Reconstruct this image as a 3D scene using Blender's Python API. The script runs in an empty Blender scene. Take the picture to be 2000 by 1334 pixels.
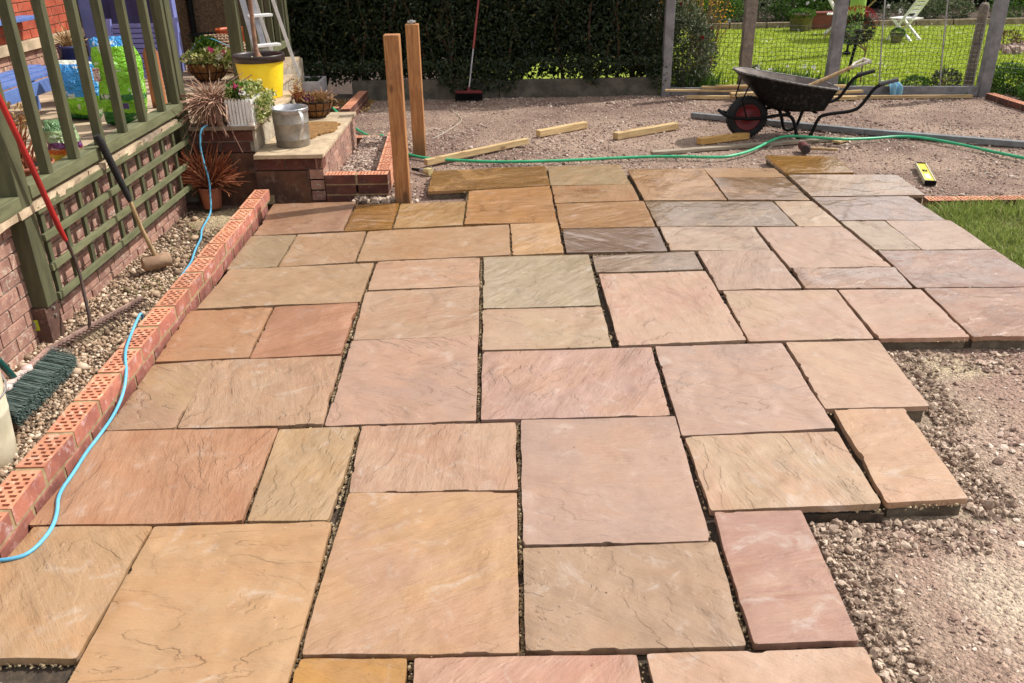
import bpy, math, random
import numpy as np
from mathutils import Vector, Matrix
R = math.radians
rng = np.random.default_rng(7)
random.seed(7)
sc = bpy.context.scene
COL = sc.collection

# ------------------------------------------------------------------ camera, sky, sun, exposure
EYE = Vector((0, 0, 1.727))
pitch, yaw, roll = 0.44495, 0.00809, -0.01723
fwd = Vector((math.sin(yaw)*math.cos(pitch), math.cos(yaw)*math.cos(pitch), -math.sin(pitch)))
rt = Vector((math.cos(yaw), -math.sin(yaw), 0)); upv = rt.cross(fwd)
r2 = rt*math.cos(roll) + upv*math.sin(roll); u2 = -rt*math.sin(roll) + upv*math.cos(roll)
cd = bpy.data.cameras.new('camera'); cam = bpy.data.objects.new('camera', cd); COL.objects.link(cam)
cd.sensor_width = 36; cd.lens = 36*1683.6/2000; cd.clip_start = 0.05; cd.clip_end = 600
m = Matrix((r2, u2, -fwd)).transposed().to_4x4(); m.translation = EYE; cam.matrix_world = m
cd.dof.use_dof = True; cd.dof.focus_distance = 4.0; cd.dof.aperture_fstop = 8.0
sc.camera = cam
SUN_EL = 48.0
SUN_AZ = math.atan2(0.933, 0.36)            # from +Y towards +X
world = bpy.data.worlds.new('World'); sc.world = world; world.use_nodes = True
wn = world.node_tree; bg = wn.nodes['Background']
sky = wn.nodes.new('ShaderNodeTexSky'); sky.sky_type = 'NISHITA'; sky.sun_disc = False
sky.sun_elevation = R(SUN_EL); sky.sun_rotation = SUN_AZ; sky.air_density = 1.0; sky.dust_density = 4.0
def wnode(typ, ins=None, **kw):
    x = wn.nodes.new('ShaderNode'+typ)
    for k, v in kw.items(): setattr(x, k, v)
    for k, v in (ins or {}).items():
        if isinstance(v, bpy.types.NodeSocket): wn.links.new(v, x.inputs[k])
        else: x.inputs[k].default_value = v
    return x
wc = wnode('TexCoord').outputs['Generated']; sp_ = wnode('SeparateXYZ', {0: wc})
den = wnode('Math', {0: wnode('Math', {0: sp_.outputs[2], 1: 0.0}, operation='MAXIMUM').outputs[0], 1: .16}, operation='ADD').outputs[0]
cp = wnode('CombineXYZ', {0: wnode('Math', {0: sp_.outputs[0], 1: den}, operation='DIVIDE').outputs[0], 1: wnode('Math', {0: sp_.outputs[1], 1: den}, operation='DIVIDE').outputs[0]}).outputs[0]
cn = wnode('TexNoise', {'Vector': cp, 'Scale': 1.3, 'Detail': 6.0, 'Roughness': .55}).outputs[0]
cf = wnode('MapRange', {0: cn, 1: .41, 2: .58}, interpolation_type='SMOOTHSTEP').outputs[0]
cm = wnode('Mix', {0: cf, 6: sky.outputs[0], 7: (21.0, 21.0, 21.3, 1)}, data_type='RGBA').outputs[2]
wn.links.new(cm, bg.inputs[0]); bg.inputs[1].default_value = 0.068
sd = bpy.data.lights.new('sun', 'SUN'); sd.energy = 5.0; sd.angle = R(0.53); sd.color = (1.0, 0.965, 0.91)
so = bpy.data.objects.new('sun', sd); COL.objects.link(so)
sdir = Vector((math.sin(SUN_AZ)*math.cos(R(SUN_EL)), math.cos(SUN_AZ)*math.cos(R(SUN_EL)), math.sin(R(SUN_EL))))
so.rotation_euler = sdir.to_track_quat('Z', 'Y').to_euler(); so.location = (6, 3, 8)
sc.view_settings.view_transform = 'Standard'; sc.view_settings.look = 'None'
sc.view_settings.exposure = -0.02; sc.view_settings.gamma = 1; sc.view_settings.use_curve_mapping = False
sc.render.engine = 'CYCLES'; sc.cycles.max_bounces = 6; sc.cycles.use_denoising = True

# ------------------------------------------------------------------ helpers
def lin(r, g=None, b=None, k=1.0):
    if g is None: r, g, b = r
    f = lambda c: ((c/255)/12.92 if c/255 <= .04045 else ((c/255+.055)/1.055)**2.4)*k
    return (f(r), f(g), f(b), 1)
def _h(ix, iy, seed):
    n = (ix.astype(np.int64)*374761393 + iy.astype(np.int64)*668265263 + seed*982451653) & 0x7fffffff
    n = ((n ^ (n >> 13))*1274126177) & 0x7fffffff
    return ((n ^ (n >> 16)) & 0xffff)/65535.0
def vn(x, y, seed=0):
    x = np.asarray(x, float); y = np.asarray(y, float)
    ix, iy = np.floor(x), np.floor(y); fx, fy = x-ix, y-iy
    fx = fx*fx*(3-2*fx); fy = fy*fy*(3-2*fy)
    a, b, c, d = _h(ix, iy, seed), _h(ix+1, iy, seed), _h(ix, iy+1, seed), _h(ix+1, iy+1, seed)
    return (a*(1-fx)+b*fx)*(1-fy)+(c*(1-fx)+d*fx)*fy
def fbm(x, y, seed=0, o=4):
    s = 0; a = 1; t = 0
    for i in range(o):
        s = s + a*vn(x*2**i+17.3*i, y*2**i+9.1*i, seed+i); t += a; a *= .5
    return s/t

W = {}                                            # world position of every parented object
class MB:
    def __init__(s): s.v = []; s.f = []; s.sm = []
    def add(s, vs, fs, smooth=False):
        o = len(s.v); s.v += [tuple(p) for p in vs]; s.f += [tuple(i+o for i in q) for q in fs]; s.sm += [smooth]*len(fs); return s
    def box(s, x0, x1, y0, y1, z0, z1):
        return s.add([(x0,y0,z0),(x1,y0,z0),(x1,y1,z0),(x0,y1,z0),(x0,y0,z1),(x1,y0,z1),(x1,y1,z1),(x0,y1,z1)],
                     [(0,3,2,1),(4,5,6,7),(0,1,5,4),(1,2,6,5),(2,3,7,6),(3,0,4,7)])
    def bar(s, a, b, w, h, up=(0,0,1), roll=0):
        a, b = Vector(a), Vector(b); d = (b-a).normalized(); u = Vector(up)
        sx = d.cross(u).normalized(); u = sx.cross(d).normalized()
        if roll: q = Matrix.Rotation(roll, 3, d); sx = q@sx; u = q@u
        vs = [p+sx*(i*w/2)+u*(j*h/2) for p in (a, b) for i, j in ((-1,-1),(1,-1),(1,1),(-1,1))]
        return s.add(vs, [(0,1,2,3),(7,6,5,4),(0,4,5,1),(1,5,6,2),(2,6,7,3),(3,7,4,0)])
    def tube(s, pts, r, n=10, smooth=True, caps=True):
        pts = [Vector(p) for p in pts]; k = len(pts); rs = r if hasattr(r, '__len__') else [r]*k
        vs = []; ref = None
        for i, p in enumerate(pts):
            t = (pts[min(i+1,k-1)]-pts[max(i-1,0)]).normalized()
            if ref is None: ref = Vector((0,0,1)) if abs(t.z) < .9 else Vector((1,0,0))
            a = t.cross(ref).normalized(); b = a.cross(t).normalized(); ref = b if abs(t.dot(b)) < .9 else ref
            for j in range(n):
                q = 2*math.pi*j/n; vs.append(p+(a*math.cos(q)+b*math.sin(q))*rs[i])
        fs = [(i*n+j, i*n+(j+1) % n, (i+1)*n+(j+1) % n, (i+1)*n+j) for i in range(k-1) for j in range(n)]
        s.add(vs, fs, smooth)
        if caps: s.add([vs[j] for j in range(n)], [tuple(range(n))]); s.add([vs[(k-1)*n+j] for j in range(n)], [tuple(reversed(range(n)))])
        return s
    def lathe(s, c, prof, n=28, tilt=None, sx=1, sy=1):
        vs = []
        for (r, z) in prof:
            for j in range(n):
                q = 2*math.pi*j/n; p = Vector((r*math.cos(q)*sx, r*math.sin(q)*sy, z))
                if tilt: p = tilt@p
                vs.append(p+Vector(c))
        fs = [(i*n+j, i*n+(j+1) % n, (i+1)*n+(j+1) % n, (i+1)*n+j) for i in range(len(prof)-1) for j in range(n)]
        return s.add(vs, fs, True)
    def build(s, name, mt, parent=None, origin=None, label=None, cat=None, group=None, kind=None, bevel=0):
        if origin is None:
            if parent is not None: origin = W[parent.name]
            else:
                a = np.array(s.v); origin = Vector(((a[:,0].min()+a[:,0].max())/2, (a[:,1].min()+a[:,1].max())/2, a[:,2].min()))
        origin = Vector(origin); a = np.array(s.v, float)-np.array(origin)
        me = bpy.data.meshes.new(name); me.from_pydata(a.tolist(), [], s.f)
        me.polygons.foreach_set('use_smooth', s.sm); me.materials.append(mt); me.update()
        return link(name, me, parent, origin, label, cat, group, kind, bevel)
def link(name, me, parent=None, origin=(0,0,0), label=None, cat=None, group=None, kind=None, bevel=0):
    o = bpy.data.objects.new(name, me); COL.objects.link(o); origin = Vector(origin)
    W[o.name] = origin
    if parent is not None: o.parent = parent; o.location = origin-W[parent.name]
    else: o.location = origin
    tag(o, label, cat, group, kind)
    if bevel:
        b = o.modifiers.new('bevel', 'BEVEL'); b.width = bevel; b.segments = 2; b.limit_method = 'ANGLE'; b.angle_limit = R(40)
    return o
def tag(o, label=None, cat=None, group=None, kind=None):
    if label: o['label'] = label
    if cat: o['category'] = cat
    if group: o['group'] = group
    if kind: o['kind'] = kind
def thing(name, loc, label=None, cat=None, group=None, kind=None):
    o = bpy.data.objects.new(name, None); COL.objects.link(o); o.location = loc; W[o.name] = Vector(loc); o.empty_display_size = .05
    tag(o, label, cat, group, kind); return o
def npmesh(name, V, F, mt, parent=None, origin=(0,0,0), smooth=False, attr=None, col=None, **kw):
    V = np.asarray(V, np.float32)-np.array(origin, np.float32); F = np.asarray(F, np.int32); k = F.shape[1]
    me = bpy.data.meshes.new(name); me.vertices.add(len(V)); me.vertices.foreach_set('co', V.ravel())
    me.loops.add(F.size); me.loops.foreach_set('vertex_index', F.ravel())
    me.polygons.add(len(F)); me.polygons.foreach_set('loop_start', np.arange(0, F.size, k, dtype=np.int32))
    me.polygons.foreach_set('loop_total', np.full(len(F), k, np.int32))
    me.polygons.foreach_set('use_smooth', np.full(len(F), smooth, bool))
    me.update(calc_edges=True)
    if attr is not None:
        a = me.attributes.new('rnd', 'FLOAT', 'POINT'); a.data.foreach_set('value', np.asarray(attr, np.float32))
    if col is not None:
        a = me.attributes.new('tone', 'FLOAT_COLOR', 'POINT'); a.data.foreach_set('color', np.asarray(col, np.float32).ravel())
    me.materials.append(mt)
    return link(name, me, parent, origin, **kw)

class NT:                                          # tiny node-tree writer
    def __init__(s, name):
        s.m = bpy.data.materials.new(name); s.m.use_nodes = True; s.t = s.m.node_tree; s.b = s.t.nodes['Principled BSDF']
    def n(s, typ, _in=None, **kw):
        x = s.t.nodes.new('ShaderNode'+typ)
        for k, v in kw.items(): setattr(x, k, v)
        for k, v in (_in or {}).items():
            if hasattr(v, 'links') or isinstance(v, bpy.types.NodeSocket): s.t.links.new(v, x.inputs[k])
            else: x.inputs[k].default_value = v
        return x
    def l(s, a, b): s.t.links.new(a, b)
    def math(s, op, a, b=0.0, c=None, clamp=False):
        d = {0: a, 1: b}
        if c is not None: d[2] = c
        return s.n('Math', d, operation=op, use_clamp=clamp).outputs[0]
    def mix(s, f, a, b, mode='MIX'):
        x = s.n('Mix', {0: f, 6: a, 7: b}, data_type='RGBA', blend_type=mode); return x.outputs[2]
    def noise(s, vec, sc_, d=4, r=.55, dist=0): return s.n('TexNoise', {'Vector': vec, 'Scale': sc_, 'Detail': d, 'Roughness': r, 'Distortion': dist})
    def ramp(s, f, stops, interp='LINEAR'):
        x = s.n('ValToRGB', {0: f}); e = x.color_ramp.elements; x.color_ramp.interpolation = interp
        e[0].position, e[0].color = stops[0]; e[1].position, e[1].color = stops[-1]
        for p, c in stops[1:-1]: q = e.new(p); q.color = c
        return x.outputs[0]
    def step(s, f, a, b): return s.n('MapRange', {0: f, 1: a, 2: b}, clamp=True, interpolation_type='SMOOTHSTEP').outputs[0]
    def bump(s, h, strength, dist, prev=None):
        d = {'Height': h, 'Strength': strength, 'Distance': dist}
        if prev is not None: d['Normal'] = prev
        return s.n('Bump', d).outputs[0]
    def coord(s, rnd=True):
        c = s.n('TexCoord').outputs['Object']
        if rnd:
            r = s.n('ObjectInfo').outputs['Random']
            off = s.n('CombineXYZ', {0: s.math('MULTIPLY', r, 31.7), 1: s.math('MULTIPLY', r, 57.3), 2: s.math('MULTIPLY', r, 13.1)}).outputs[0]
            c = s.n('VectorMath', {0: c, 1: off}, operation='ADD').outputs[0]
        return c
def M(name, c1, c2=None, scale=8, rough=.7, bump=.2, bscale=60, bdist=.004, stretch=None, c3=None, spots=0, spec=.5, metal=0, vary=0, rnd=True, coat=0, sss=0):
    """plain procedural material: two tones mixed by noise, optional dirt tone, relief, per-object variation"""
    t = NT(name); co = t.coord(rnd)
    if stretch: co = t.n('Mapping', {0: co, 3: stretch}).outputs[0]
    n1 = t.noise(co, scale, 5, .6)
    c = t.mix(t.step(n1.outputs[0], .35, .65), c1, c2 or c1)
    if c3 is not None:
        n2 = t.noise(co, scale*2.3, 6, .7, .5); c = t.mix(t.math('MULTIPLY', t.step(n2.outputs[0], .52, .68), spots), c, c3)
    if vary:
        r = t.n('ObjectInfo').outputs['Random']
        hs = t.n('HueSaturation', {'Value': t.math('ADD', 1-vary, t.math('MULTIPLY', r, 2*vary)), 'Color': c, 'Hue': .5, 'Saturation': 1.0}); c = hs.outputs[0]
    t.l(c, t.b.inputs['Base Color'])
    t.b.inputs['Roughness'].default_value = rough; t.b.inputs['Metallic'].default_value = metal
    t.b.inputs['Specular IOR Level'].default_value = spec; t.b.inputs['Coat Weight'].default_value = coat
    if bump:
        b = t.noise(co, bscale, 4, .65); t.l(t.bump(b.outputs[0], bump, bdist), t.b.inputs['Normal'])
    return t.m
def attr_mat(name, stops, rough=.8, bump=.3, bscale=150, trans=0, spec=.3, noise_mix=.25):
    t = NT(name); a = t.n('Attribute', attribute_name='rnd').outputs['Fac']
    co = t.n('TexCoord').outputs['Object']; n = t.noise(co, bscale, 3, .6)
    f = t.math('ADD', a, t.math('MULTIPLY', t.math('SUBTRACT', n.outputs[0], .5), noise_mix))
    c = t.ramp(f, stops); t.l(c, t.b.inputs['Base Color'])
    t.b.inputs['Roughness'].default_value = rough; t.b.inputs['Specular IOR Level'].default_value = spec
    if bump: t.l(t.bump(n.outputs[0], bump, .004), t.b.inputs['Normal'])
    if trans:
        tr = t.n('BsdfTranslucent', {0: c}); mx = t.n('MixShader', {0: trans, 1: t.b.outputs[0], 2: tr.outputs[0]})
        t.l(mx.outputs[0], t.t.nodes['Material Output'].inputs[0])
    return t.m

# ------------------------------------------------------------------ materials
def stone_mat():
    t = NT('sandstone'); co = t.coord(True)
    wet = t.n('Attribute', attribute_type='OBJECT', attribute_name='wet').outputs['Fac']
    ang = t.n('Attribute', attribute_type='OBJECT', attribute_name='grain_angle').outputs['Fac']
    band = t.n('Attribute', attribute_type='OBJECT', attribute_name='banding').outputs['Fac']
    tint = t.n('Attribute', attribute_type='OBJECT', attribute_name='second_tone').outputs['Color']
    base = t.n('ObjectInfo').outputs['Color']
    rot = t.n('VectorRotate', {0: co, 'Angle': ang}, rotation_type='Z_AXIS').outputs[0]
    st = t.n('Mapping', {0: rot, 3: (1, 5.5, 1)}).outputs[0]
    st2 = t.n('Mapping', {0: rot, 3: (3, 22, 1)}).outputs[0]
    big = t.noise(co, 2.6, 3, .55, .6).outputs[0]
    bandn = t.noise(st, 2.1, 6, .55, .7).outputs[0]
    fine = t.noise(st2, 6, 6, .7, .3).outputs[0]
    c = t.mix(t.step(big, .36, .64), base, tint)
    c = t.mix(t.math('MULTIPLY', t.step(bandn, .46, .58), band), c, tint)
    dk = t.mix(1.0, c, (.70, .66, .64, 1), 'MULTIPLY')
    rz_ = t.math('FRACT', t.math('MULTIPLY', t.n('ObjectInfo').outputs['Random'], 23.7)); c = t.mix(t.math('MULTIPLY', t.step(fine, .50, .70), t.math('ADD', .12, t.math('MULTIPLY', rz_, .45))), c, dk)
    mott = t.noise(co, 9, 8, .7, .4).outputs[0]
    c = t.mix(t.math('MULTIPLY', t.step(mott, .45, .72), .42), c, t.mix(1.0, c, (.74, .70, .66, 1), 'MULTIPLY'))
    warm = t.noise(co, 4.3, 5, .6, 1.0).outputs[0]
    c = t.mix(t.math('MULTIPLY', t.step(warm, .50, .68), .20), c, t.mix(1.0, c, (1.08, .88, .66, 1), 'MULTIPLY'))
    sp = t.noise(co, 190, 2, .6).outputs[0]
    c = t.mix(t.math('MULTIPLY', t.step(sp, .58, .75), .30), c, (.16, .12, .10, 1))
    dust = t.noise(co, 6.5, 7, .62, 1.2).outputs[0]
    dfine = t.noise(st, 34, 4, .7, .5).outputs[0]
    dm = t.math('MULTIPLY', t.step(dust, .55, .74), t.math('ADD', .22, t.math('MULTIPLY', dfine, .38)))
    dm = t.math('MULTIPLY', dm, t.math('SUBTRACT', 1.0, wet, clamp=True))
    c = t.mix(dm, c, (.52, .45, .39, 1))
    # riven ledges: contour steps of a stretched height field
    hf = t.noise(t.n('Mapping', {0: rot, 3: (1, 1.9, 1)}).outputs[0], 1.55, 7, .53, .45).outputs[0]
    k = t.math('MULTIPLY', hf, 11.0); fl = t.math('FLOOR', k); fr = t.math('SUBTRACT', k, fl)
    ledge = t.math('ADD', fl, t.step(fr, .86, 1.0))
    gate = t.noise(co, 3.1, 2, .5).outputs[0]
    crack = t.math('MULTIPLY', t.math('MULTIPLY', t.step(fr, .84, .93), t.math('SUBTRACT', 1.0, t.step(fr, .95, 1.0))), t.step(gate, .55, .64))
    rq = t.n('ObjectInfo').outputs['Random']; rq = t.math('FRACT', t.math('MULTIPLY', rq, 7.31)); c = t.mix(t.math('MULTIPLY', crack, t.math('MULTIPLY', rq, .42)), c, (.20, .13, .09, 1))
    wetn = t.noise(rot, 3.3, 6, .6, .8).outputs[0]
    wm = t.math('MULTIPLY', t.step(t.math('ADD', wetn, t.math('SUBTRACT', wet, .5)), .42, .56), t.math('MULTIPLY', wet, 1.6, clamp=True), clamp=True)
    c = t.mix(t.math('MULTIPLY', wm, .5), c, t.mix(1.0, c, (.62, .55, .47, 1), 'MULTIPLY'))
    t.l(c, t.b.inputs['Base Color'])
    rn = t.noise(co, 25, 4, .6).outputs[0]
    ro = t.math('ADD', t.math('SUBTRACT', .34, t.math('MULTIPLY', wet, .28)), t.math('MULTIPLY', rn, .20))
    t.l(t.math('MAXIMUM', t.math('MULTIPLY', wm, 1.0), t.math('ADD', .12, t.math('MULTIPLY', wet, .75))), t.b.inputs['Coat Weight']); t.b.inputs['Coat Roughness'].default_value = .13; t.l(t.bump(bandn, .35, .010), t.b.inputs['Coat Normal']); t.b.inputs['Coat IOR'].default_value = 1.6
    dry = t.math('MULTIPLY', t.math('SUBTRACT', 1.0, t.step(wet, .0, .35)), .10)
    ro = t.math('ADD', ro, dry)
    ro = t.n('Mix', {0: wm, 2: ro, 3: .17}, data_type='FLOAT').outputs[0]
    t.l(ro, t.b.inputs['Roughness']); t.b.inputs['Specular IOR Level'].default_value = .5
    ledge = t.math('MULTIPLY', ledge, t.math('ADD', .25, t.math('MULTIPLY', t.math('FRACT', t.math('MULTIPLY', t.n('ObjectInfo').outputs['Random'], 41.3)), .9))); nb = t.bump(t.math('MULTIPLY', ledge, t.math('ADD', .35, t.math('MULTIPLY', t.step(gate, .42, .6), .65))), .8, .0036)
    nb = t.bump(hf, .55, .055, nb)
    nb = t.bump(fine, .42, .005, nb); nb = t.bump(bandn, .5, .018, nb)
    nb = t.bump(t.noise(co, 120, 4, .7).outputs[0], .4, .0022, nb)
    t.l(nb, t.b.inputs['Normal'])
    return t.m
MS = stone_mat()
def tone_mat(name, rough=.9, b1=40, d1=.012, b2=160, d2=.004, vor=None):
    """ground cover: base tone comes from the mesh's tone attribute (which material lies where), broken up by stones and grit"""
    t = NT(name); a = t.n('Attribute', attribute_name='tone').outputs['Color']; co = t.n('TexCoord').outputs['Object']
    v = t.n('TexVoronoi', {'Vector': co, 'Scale': vor or 75.0, 'Randomness': 1.0}); v2 = t.n('TexVoronoi', {'Vector': co, 'Scale': (vor or 75)*2.3})
    hs = t.n('SeparateColor', {0: v.outputs['Color']}); hs2 = t.n('SeparateColor', {0: v2.outputs['Color']})
    c = t.mix(t.math('MULTIPLY', hs.outputs[0], .75), a, t.mix(1.0, a, (.52, .50, .50, 1), 'MULTIPLY'))
    c = t.mix(t.math('MULTIPLY', t.step(hs2.outputs[1], .72, .95), .6), c, t.mix(1.0, c, (1.55, 1.5, 1.45, 1), 'MULTIPLY'))
    n = t.noise(co, 3.2, 6, .65); c = t.mix(t.math('MULTIPLY', t.step(n.outputs[0], .4, .7), .45), c, t.mix(1.0, c, (.72, .66, .64, 1), 'MULTIPLY'))
    t.l(c, t.b.inputs['Base Color']); t.b.inputs['Roughness'].default_value = rough; t.b.inputs['Specular IOR Level'].default_value = .25
    nb = t.bump(t.math('SUBTRACT', 1.0, v.outputs['Distance']), .7, d1)
    nb = t.bump(t.math('SUBTRACT', 1.0, v2.outputs['Distance']), .6, d1*.4, nb)
    nb = t.bump(t.noise(co, b2, 4, .7).outputs[0], .6, d2, nb); t.l(nb, t.b.inputs['Normal'])
    return t.m
MG = tone_mat('crushed_stone')
MBED = M('bedding_mortar', lin(120,108,92), lin(92,80,66), 14, .95, .9, 70, .01)
MMORT = M('pale_mortar', lin(166,146,110), lin(136,114,82), 22, .95, .6, 110, .004)
MMGREY = M('grey_mortar', lin(150,138,124), lin(108,94,82), 12, .95, .7, 90, .006)
MBRK = M('red_brick', lin(150,92,76), lin(122,72,62), 9, .85, .5, 80, .004, c3=lin(182,140,132), spots=.65, vary=.16)
MBRKO = M('orange_brick', lin(206,142,108), lin(186,120,92), 11, .85, .45, 90, .003, c3=lin(220,186,160), spots=.85, vary=.16)
MBRKD = M('brown_brick', lin(104,58,46), lin(78,48,40), 8, .85, .5, 70, .005, c3=lin(128,106,92), spots=.5, vary=.18)
MBRKS = M('stock_brick', lin(168,128,110), lin(138,100,88), 12, .9, .7, 60, .006, c3=lin(196,180,162), spots=.85, vary=.15)
MBRKH = M('house_brick', lin(178,84,56), lin(150,66,46), 10, .88, .5, 70, .004, c3=lin(190,120,90), spots=.4, vary=.14)
MCAP = M('pale_stone', lin(196,174,144), lin(164,144,118), 9, .8, .5, 45, .006, c3=lin(150,132,108), spots=.5)
MCAPD = M('weathered_stone', lin(150,132,112), lin(118,102,86), 9, .88, .6, 50, .006, c3=lin(196,178,152), spots=.5)
MREND = M('cement_render', lin(180,168,148), lin(140,128,110), 7, .92, .6, 60, .006, c3=lin(110,98,84), spots=.6)
MGRN = M('green_stained_timber', lin(90,90,64), lin(74,75,54), 5, .62, .35, 40, .002, stretch=(6,6,1), c3=lin(70,72,50), spots=.35, vary=.06, spec=.35)
MGRNY = M('green_stained_batten', lin(114,115,84), lin(96,98,70), 5, .66, .35, 40, .002, stretch=(6,1,6), c3=lin(78,80,56), spots=.4, vary=.08, spec=.35)
MSHOE = M('post_shoe', lin(92,66,56), lin(74,52,46), 12, .6, .3, 60, .003, c3=lin(150,120,108), spots=.5)
def wood(name, a, b, kn, stretch, vary=.08, foot=False):
    t = NT(name); co = t.coord(True); mp = t.n('Mapping', {0: co, 3: stretch}).outputs[0]
    g = t.noise(mp, 5, 6, .6, .6).outputs[0]; g2 = t.noise(mp, 26, 4, .6, .2).outputs[0]
    c = t.mix(t.step(g, .35, .65), a, b); c = t.mix(t.math('MULTIPLY', t.step(g2, .48, .66), .35), c, t.mix(1.0, c, (.62, .52, .44, 1), 'MULTIPLY'))
    v = t.n('TexVoronoi', {'Vector': t.n('Mapping', {0: co, 3: tuple(max(1.0, q**.35) for q in stretch)}).outputs[0], 'Scale': 3.2, 'Randomness': 1.0}).outputs['Distance']
    c = t.mix(t.math('MULTIPLY', t.math('SUBTRACT', 1.0, t.step(v, .09, .2)), .8), c, kn)
    dirt = t.noise(co, 5, 5, .7).outputs[0]; c = t.mix(t.math('MULTIPLY', t.step(dirt, .55, .75), .35), c, (.12, .085, .06, 1))
    if foot:
        gz = t.n('SeparateXYZ', {0: t.n('TexCoord').outputs['Generated']}).outputs[2]
        c = t.mix(t.math('MULTIPLY', t.math('SUBTRACT', 1.0, t.step(t.math('ADD', gz, t.math('MULTIPLY', dirt, .12)), .12, .30)), .6), c, (.13, .075, .04, 1))
    r = t.n('ObjectInfo').outputs['Random']
    c = t.n('HueSaturation', {'Value': t.math('ADD', 1-vary, t.math('MULTIPLY', r, 2*vary)), 'Color': c, 'Hue': .5, 'Saturation': 1.0}).outputs[0]
    t.l(c, t.b.inputs['Base Color']); t.b.inputs['Roughness'].default_value = .78; t.b.inputs['Specular IOR Level'].default_value = .3
    t.l(t.bump(g2, .35, .002), t.b.inputs['Normal']); return t.m
MWZ = wood('brown_treated_timber', lin(182,132,86), lin(150,102,64), lin(60,34,22), (14,14,1), foot=True)
MWX = wood('yellow_pine_batten', lin(206,180,134), lin(176,146,104), lin(110,76,48), (1,12,12), .12)
MWG = wood('grey_weathered_timber', lin(168,156,138), lin(136,122,104), lin(80,66,54), (1,12,12))
MCON = M('concrete', lin(140,137,138), lin(116,113,114), 9, .92, .5, 90, .003, c3=lin(96,90,86), spots=.5)
MCONY = M('old_mottled_concrete', lin(142,128,112), lin(114,104,94), 14, .95, .6, 70, .005, c3=lin(84,74,62), spots=.7)
MBLK = M('black_painted_steel', lin(12,12,14), lin(8,8,9), 20, .55, .15, 80, .001, spec=.18)
MRUB = M('black_rubber', lin(34,33,33), lin(24,23,24), 20, .8, .3, 70, .003)
MRED = M('dull_red_wheel_paint', lin(122,26,30), lin(96,22,26), 14, .5, .15, 60, .002, c3=lin(70,50,46), spots=.5)
MREDH = M('red_painted_steel', lin(176,34,34), lin(150,28,30), 14, .35, .1, 60, .001)
MTUBI = M('mortar_caked_steel', lin(150,138,130), lin(112,102,98), 9, .85, .6, 40, .006)
MGALV = M('galvanised_steel', lin(166,160,150), lin(132,126,116), 9, .5, .3, 40, .003, c3=lin(120,92,70), spots=.45, metal=.45)
MALU = M('aluminium', lin(190,188,190), lin(160,158,162), 12, .38, .1, 90, .001, metal=.75)
MALUW = M('white_powder_coat', lin(226,226,224), lin(205,205,205), 12, .5, .1, 90, .001)
MYEL = M('yellow_plastic', lin(252,226,50), lin(246,214,36), 6, .42, .12, 50, .002, c3=lin(150,120,30), spots=.15)
MBROWNP = M('dark_brown_plastic', lin(58,44,42), lin(44,34,34), 6, .38, .1, 50, .002)
MTER = M('terracotta', lin(172,104,76), lin(146,84,62), 8, .85, .4, 60, .003, c3=lin(186,150,128), spots=.4)
MORG = M('orange_plastic', lin(206,98,52), lin(186,84,44), 8, .5, .1, 60, .003)
MWHT = M('white_plastic', lin(236,234,230), lin(222,220,216), 8, .45, .1, 60, .002, c3=lin(190,180,160), spots=.25)
MCREAM = M('cream_plastic', lin(226,218,192), lin(206,196,166), 6, .5, .15, 40, .003, c3=lin(176,160,120), spots=.45)
MSOIL = M('potting_soil', lin(62,46,36), lin(44,32,26), 30, .95, 1, 80, .012)
MBARK = M('smooth_bark', lin(150,112,88), lin(122,90,72), 12, .8, .5, 40, .004, stretch=(1,1,4))
MTWIG = attr_mat('dry_heather', [(0, lin(104,54,34)), (.5, lin(150,84,54)), (1, lin(190,128,92))], .85, 0)
MTWIGP = attr_mat('faded_grass_heads', [(0, lin(120,84,70)), (.5, lin(160,122,102)), (1, lin(196,164,138))], .85, 0)
MLEAFV = attr_mat('variegated_leaf', [(0, lin(70,92,36)), (.35, lin(120,138,60)), (.6, lin(190,190,120)), (1, lin(226,222,180))], .5, 0, trans=.3)
MLEAFG = attr_mat('bright_leaf', [(0, lin(44,74,24)), (.5, lin(76,112,38)), (1, lin(112,144,58))], .5, 0, trans=.3)
MLEAFH = attr_mat('hedge_leaf', [(0, lin(24,36,20)), (.5, lin(40,54,28)), (.85, lin(58,72,36)), (1, lin(96,90,50))], .5, 0, trans=.05, spec=.4)
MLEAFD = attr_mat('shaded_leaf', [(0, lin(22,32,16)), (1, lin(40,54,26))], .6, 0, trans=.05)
MLEAFM = attr_mat('shrub_leaf', [(0, lin(50,60,36)), (.5, lin(92,104,70)), (.8, lin(130,138,108)), (1, lin(168,160,140))], .45, 0, trans=.2)
MFLR = attr_mat('dark_red_bloom', [(0, lin(112,14,22)), (1, lin(158,30,34))], .5, 0, trans=.2)
MFLP = attr_mat('magenta_bloom', [(0, lin(170,34,92)), (1, lin(206,80,130))], .5, 0, trans=.2)
MFLW = attr_mat('white_bloom', [(0, lin(232,230,226)), (1, lin(246,244,240))], .5, 0, trans=.2)
MFLY = attr_mat('yellow_bloom', [(0, lin(224,160,30)), (1, lin(244,200,60))], .5, 0, trans=.2)
MREDL = attr_mat('red_young_leaf', [(0, lin(120,24,28)), (1, lin(168,50,46))], .45, 0, trans=.25)
MDRY = attr_mat('dried_foliage', [(0, lin(120,84,52)), (.6, lin(176,142,92)), (1, lin(204,178,128))], .8, 0, trans=.15)
MGRASS = attr_mat('grass_blade', [(0, lin(96,112,50)), (.5, lin(136,154,70)), (.85, lin(178,184,110)), (1, lin(190,182,120))], .6, 0, trans=.4, noise_mix=0)
MLAWN = attr_mat('lawn_blade', [(0, lin(132,150,36)), (.6, lin(164,180,48)), (1, lin(196,202,84))], .6, 0, trans=.4, noise_mix=0)
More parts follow.
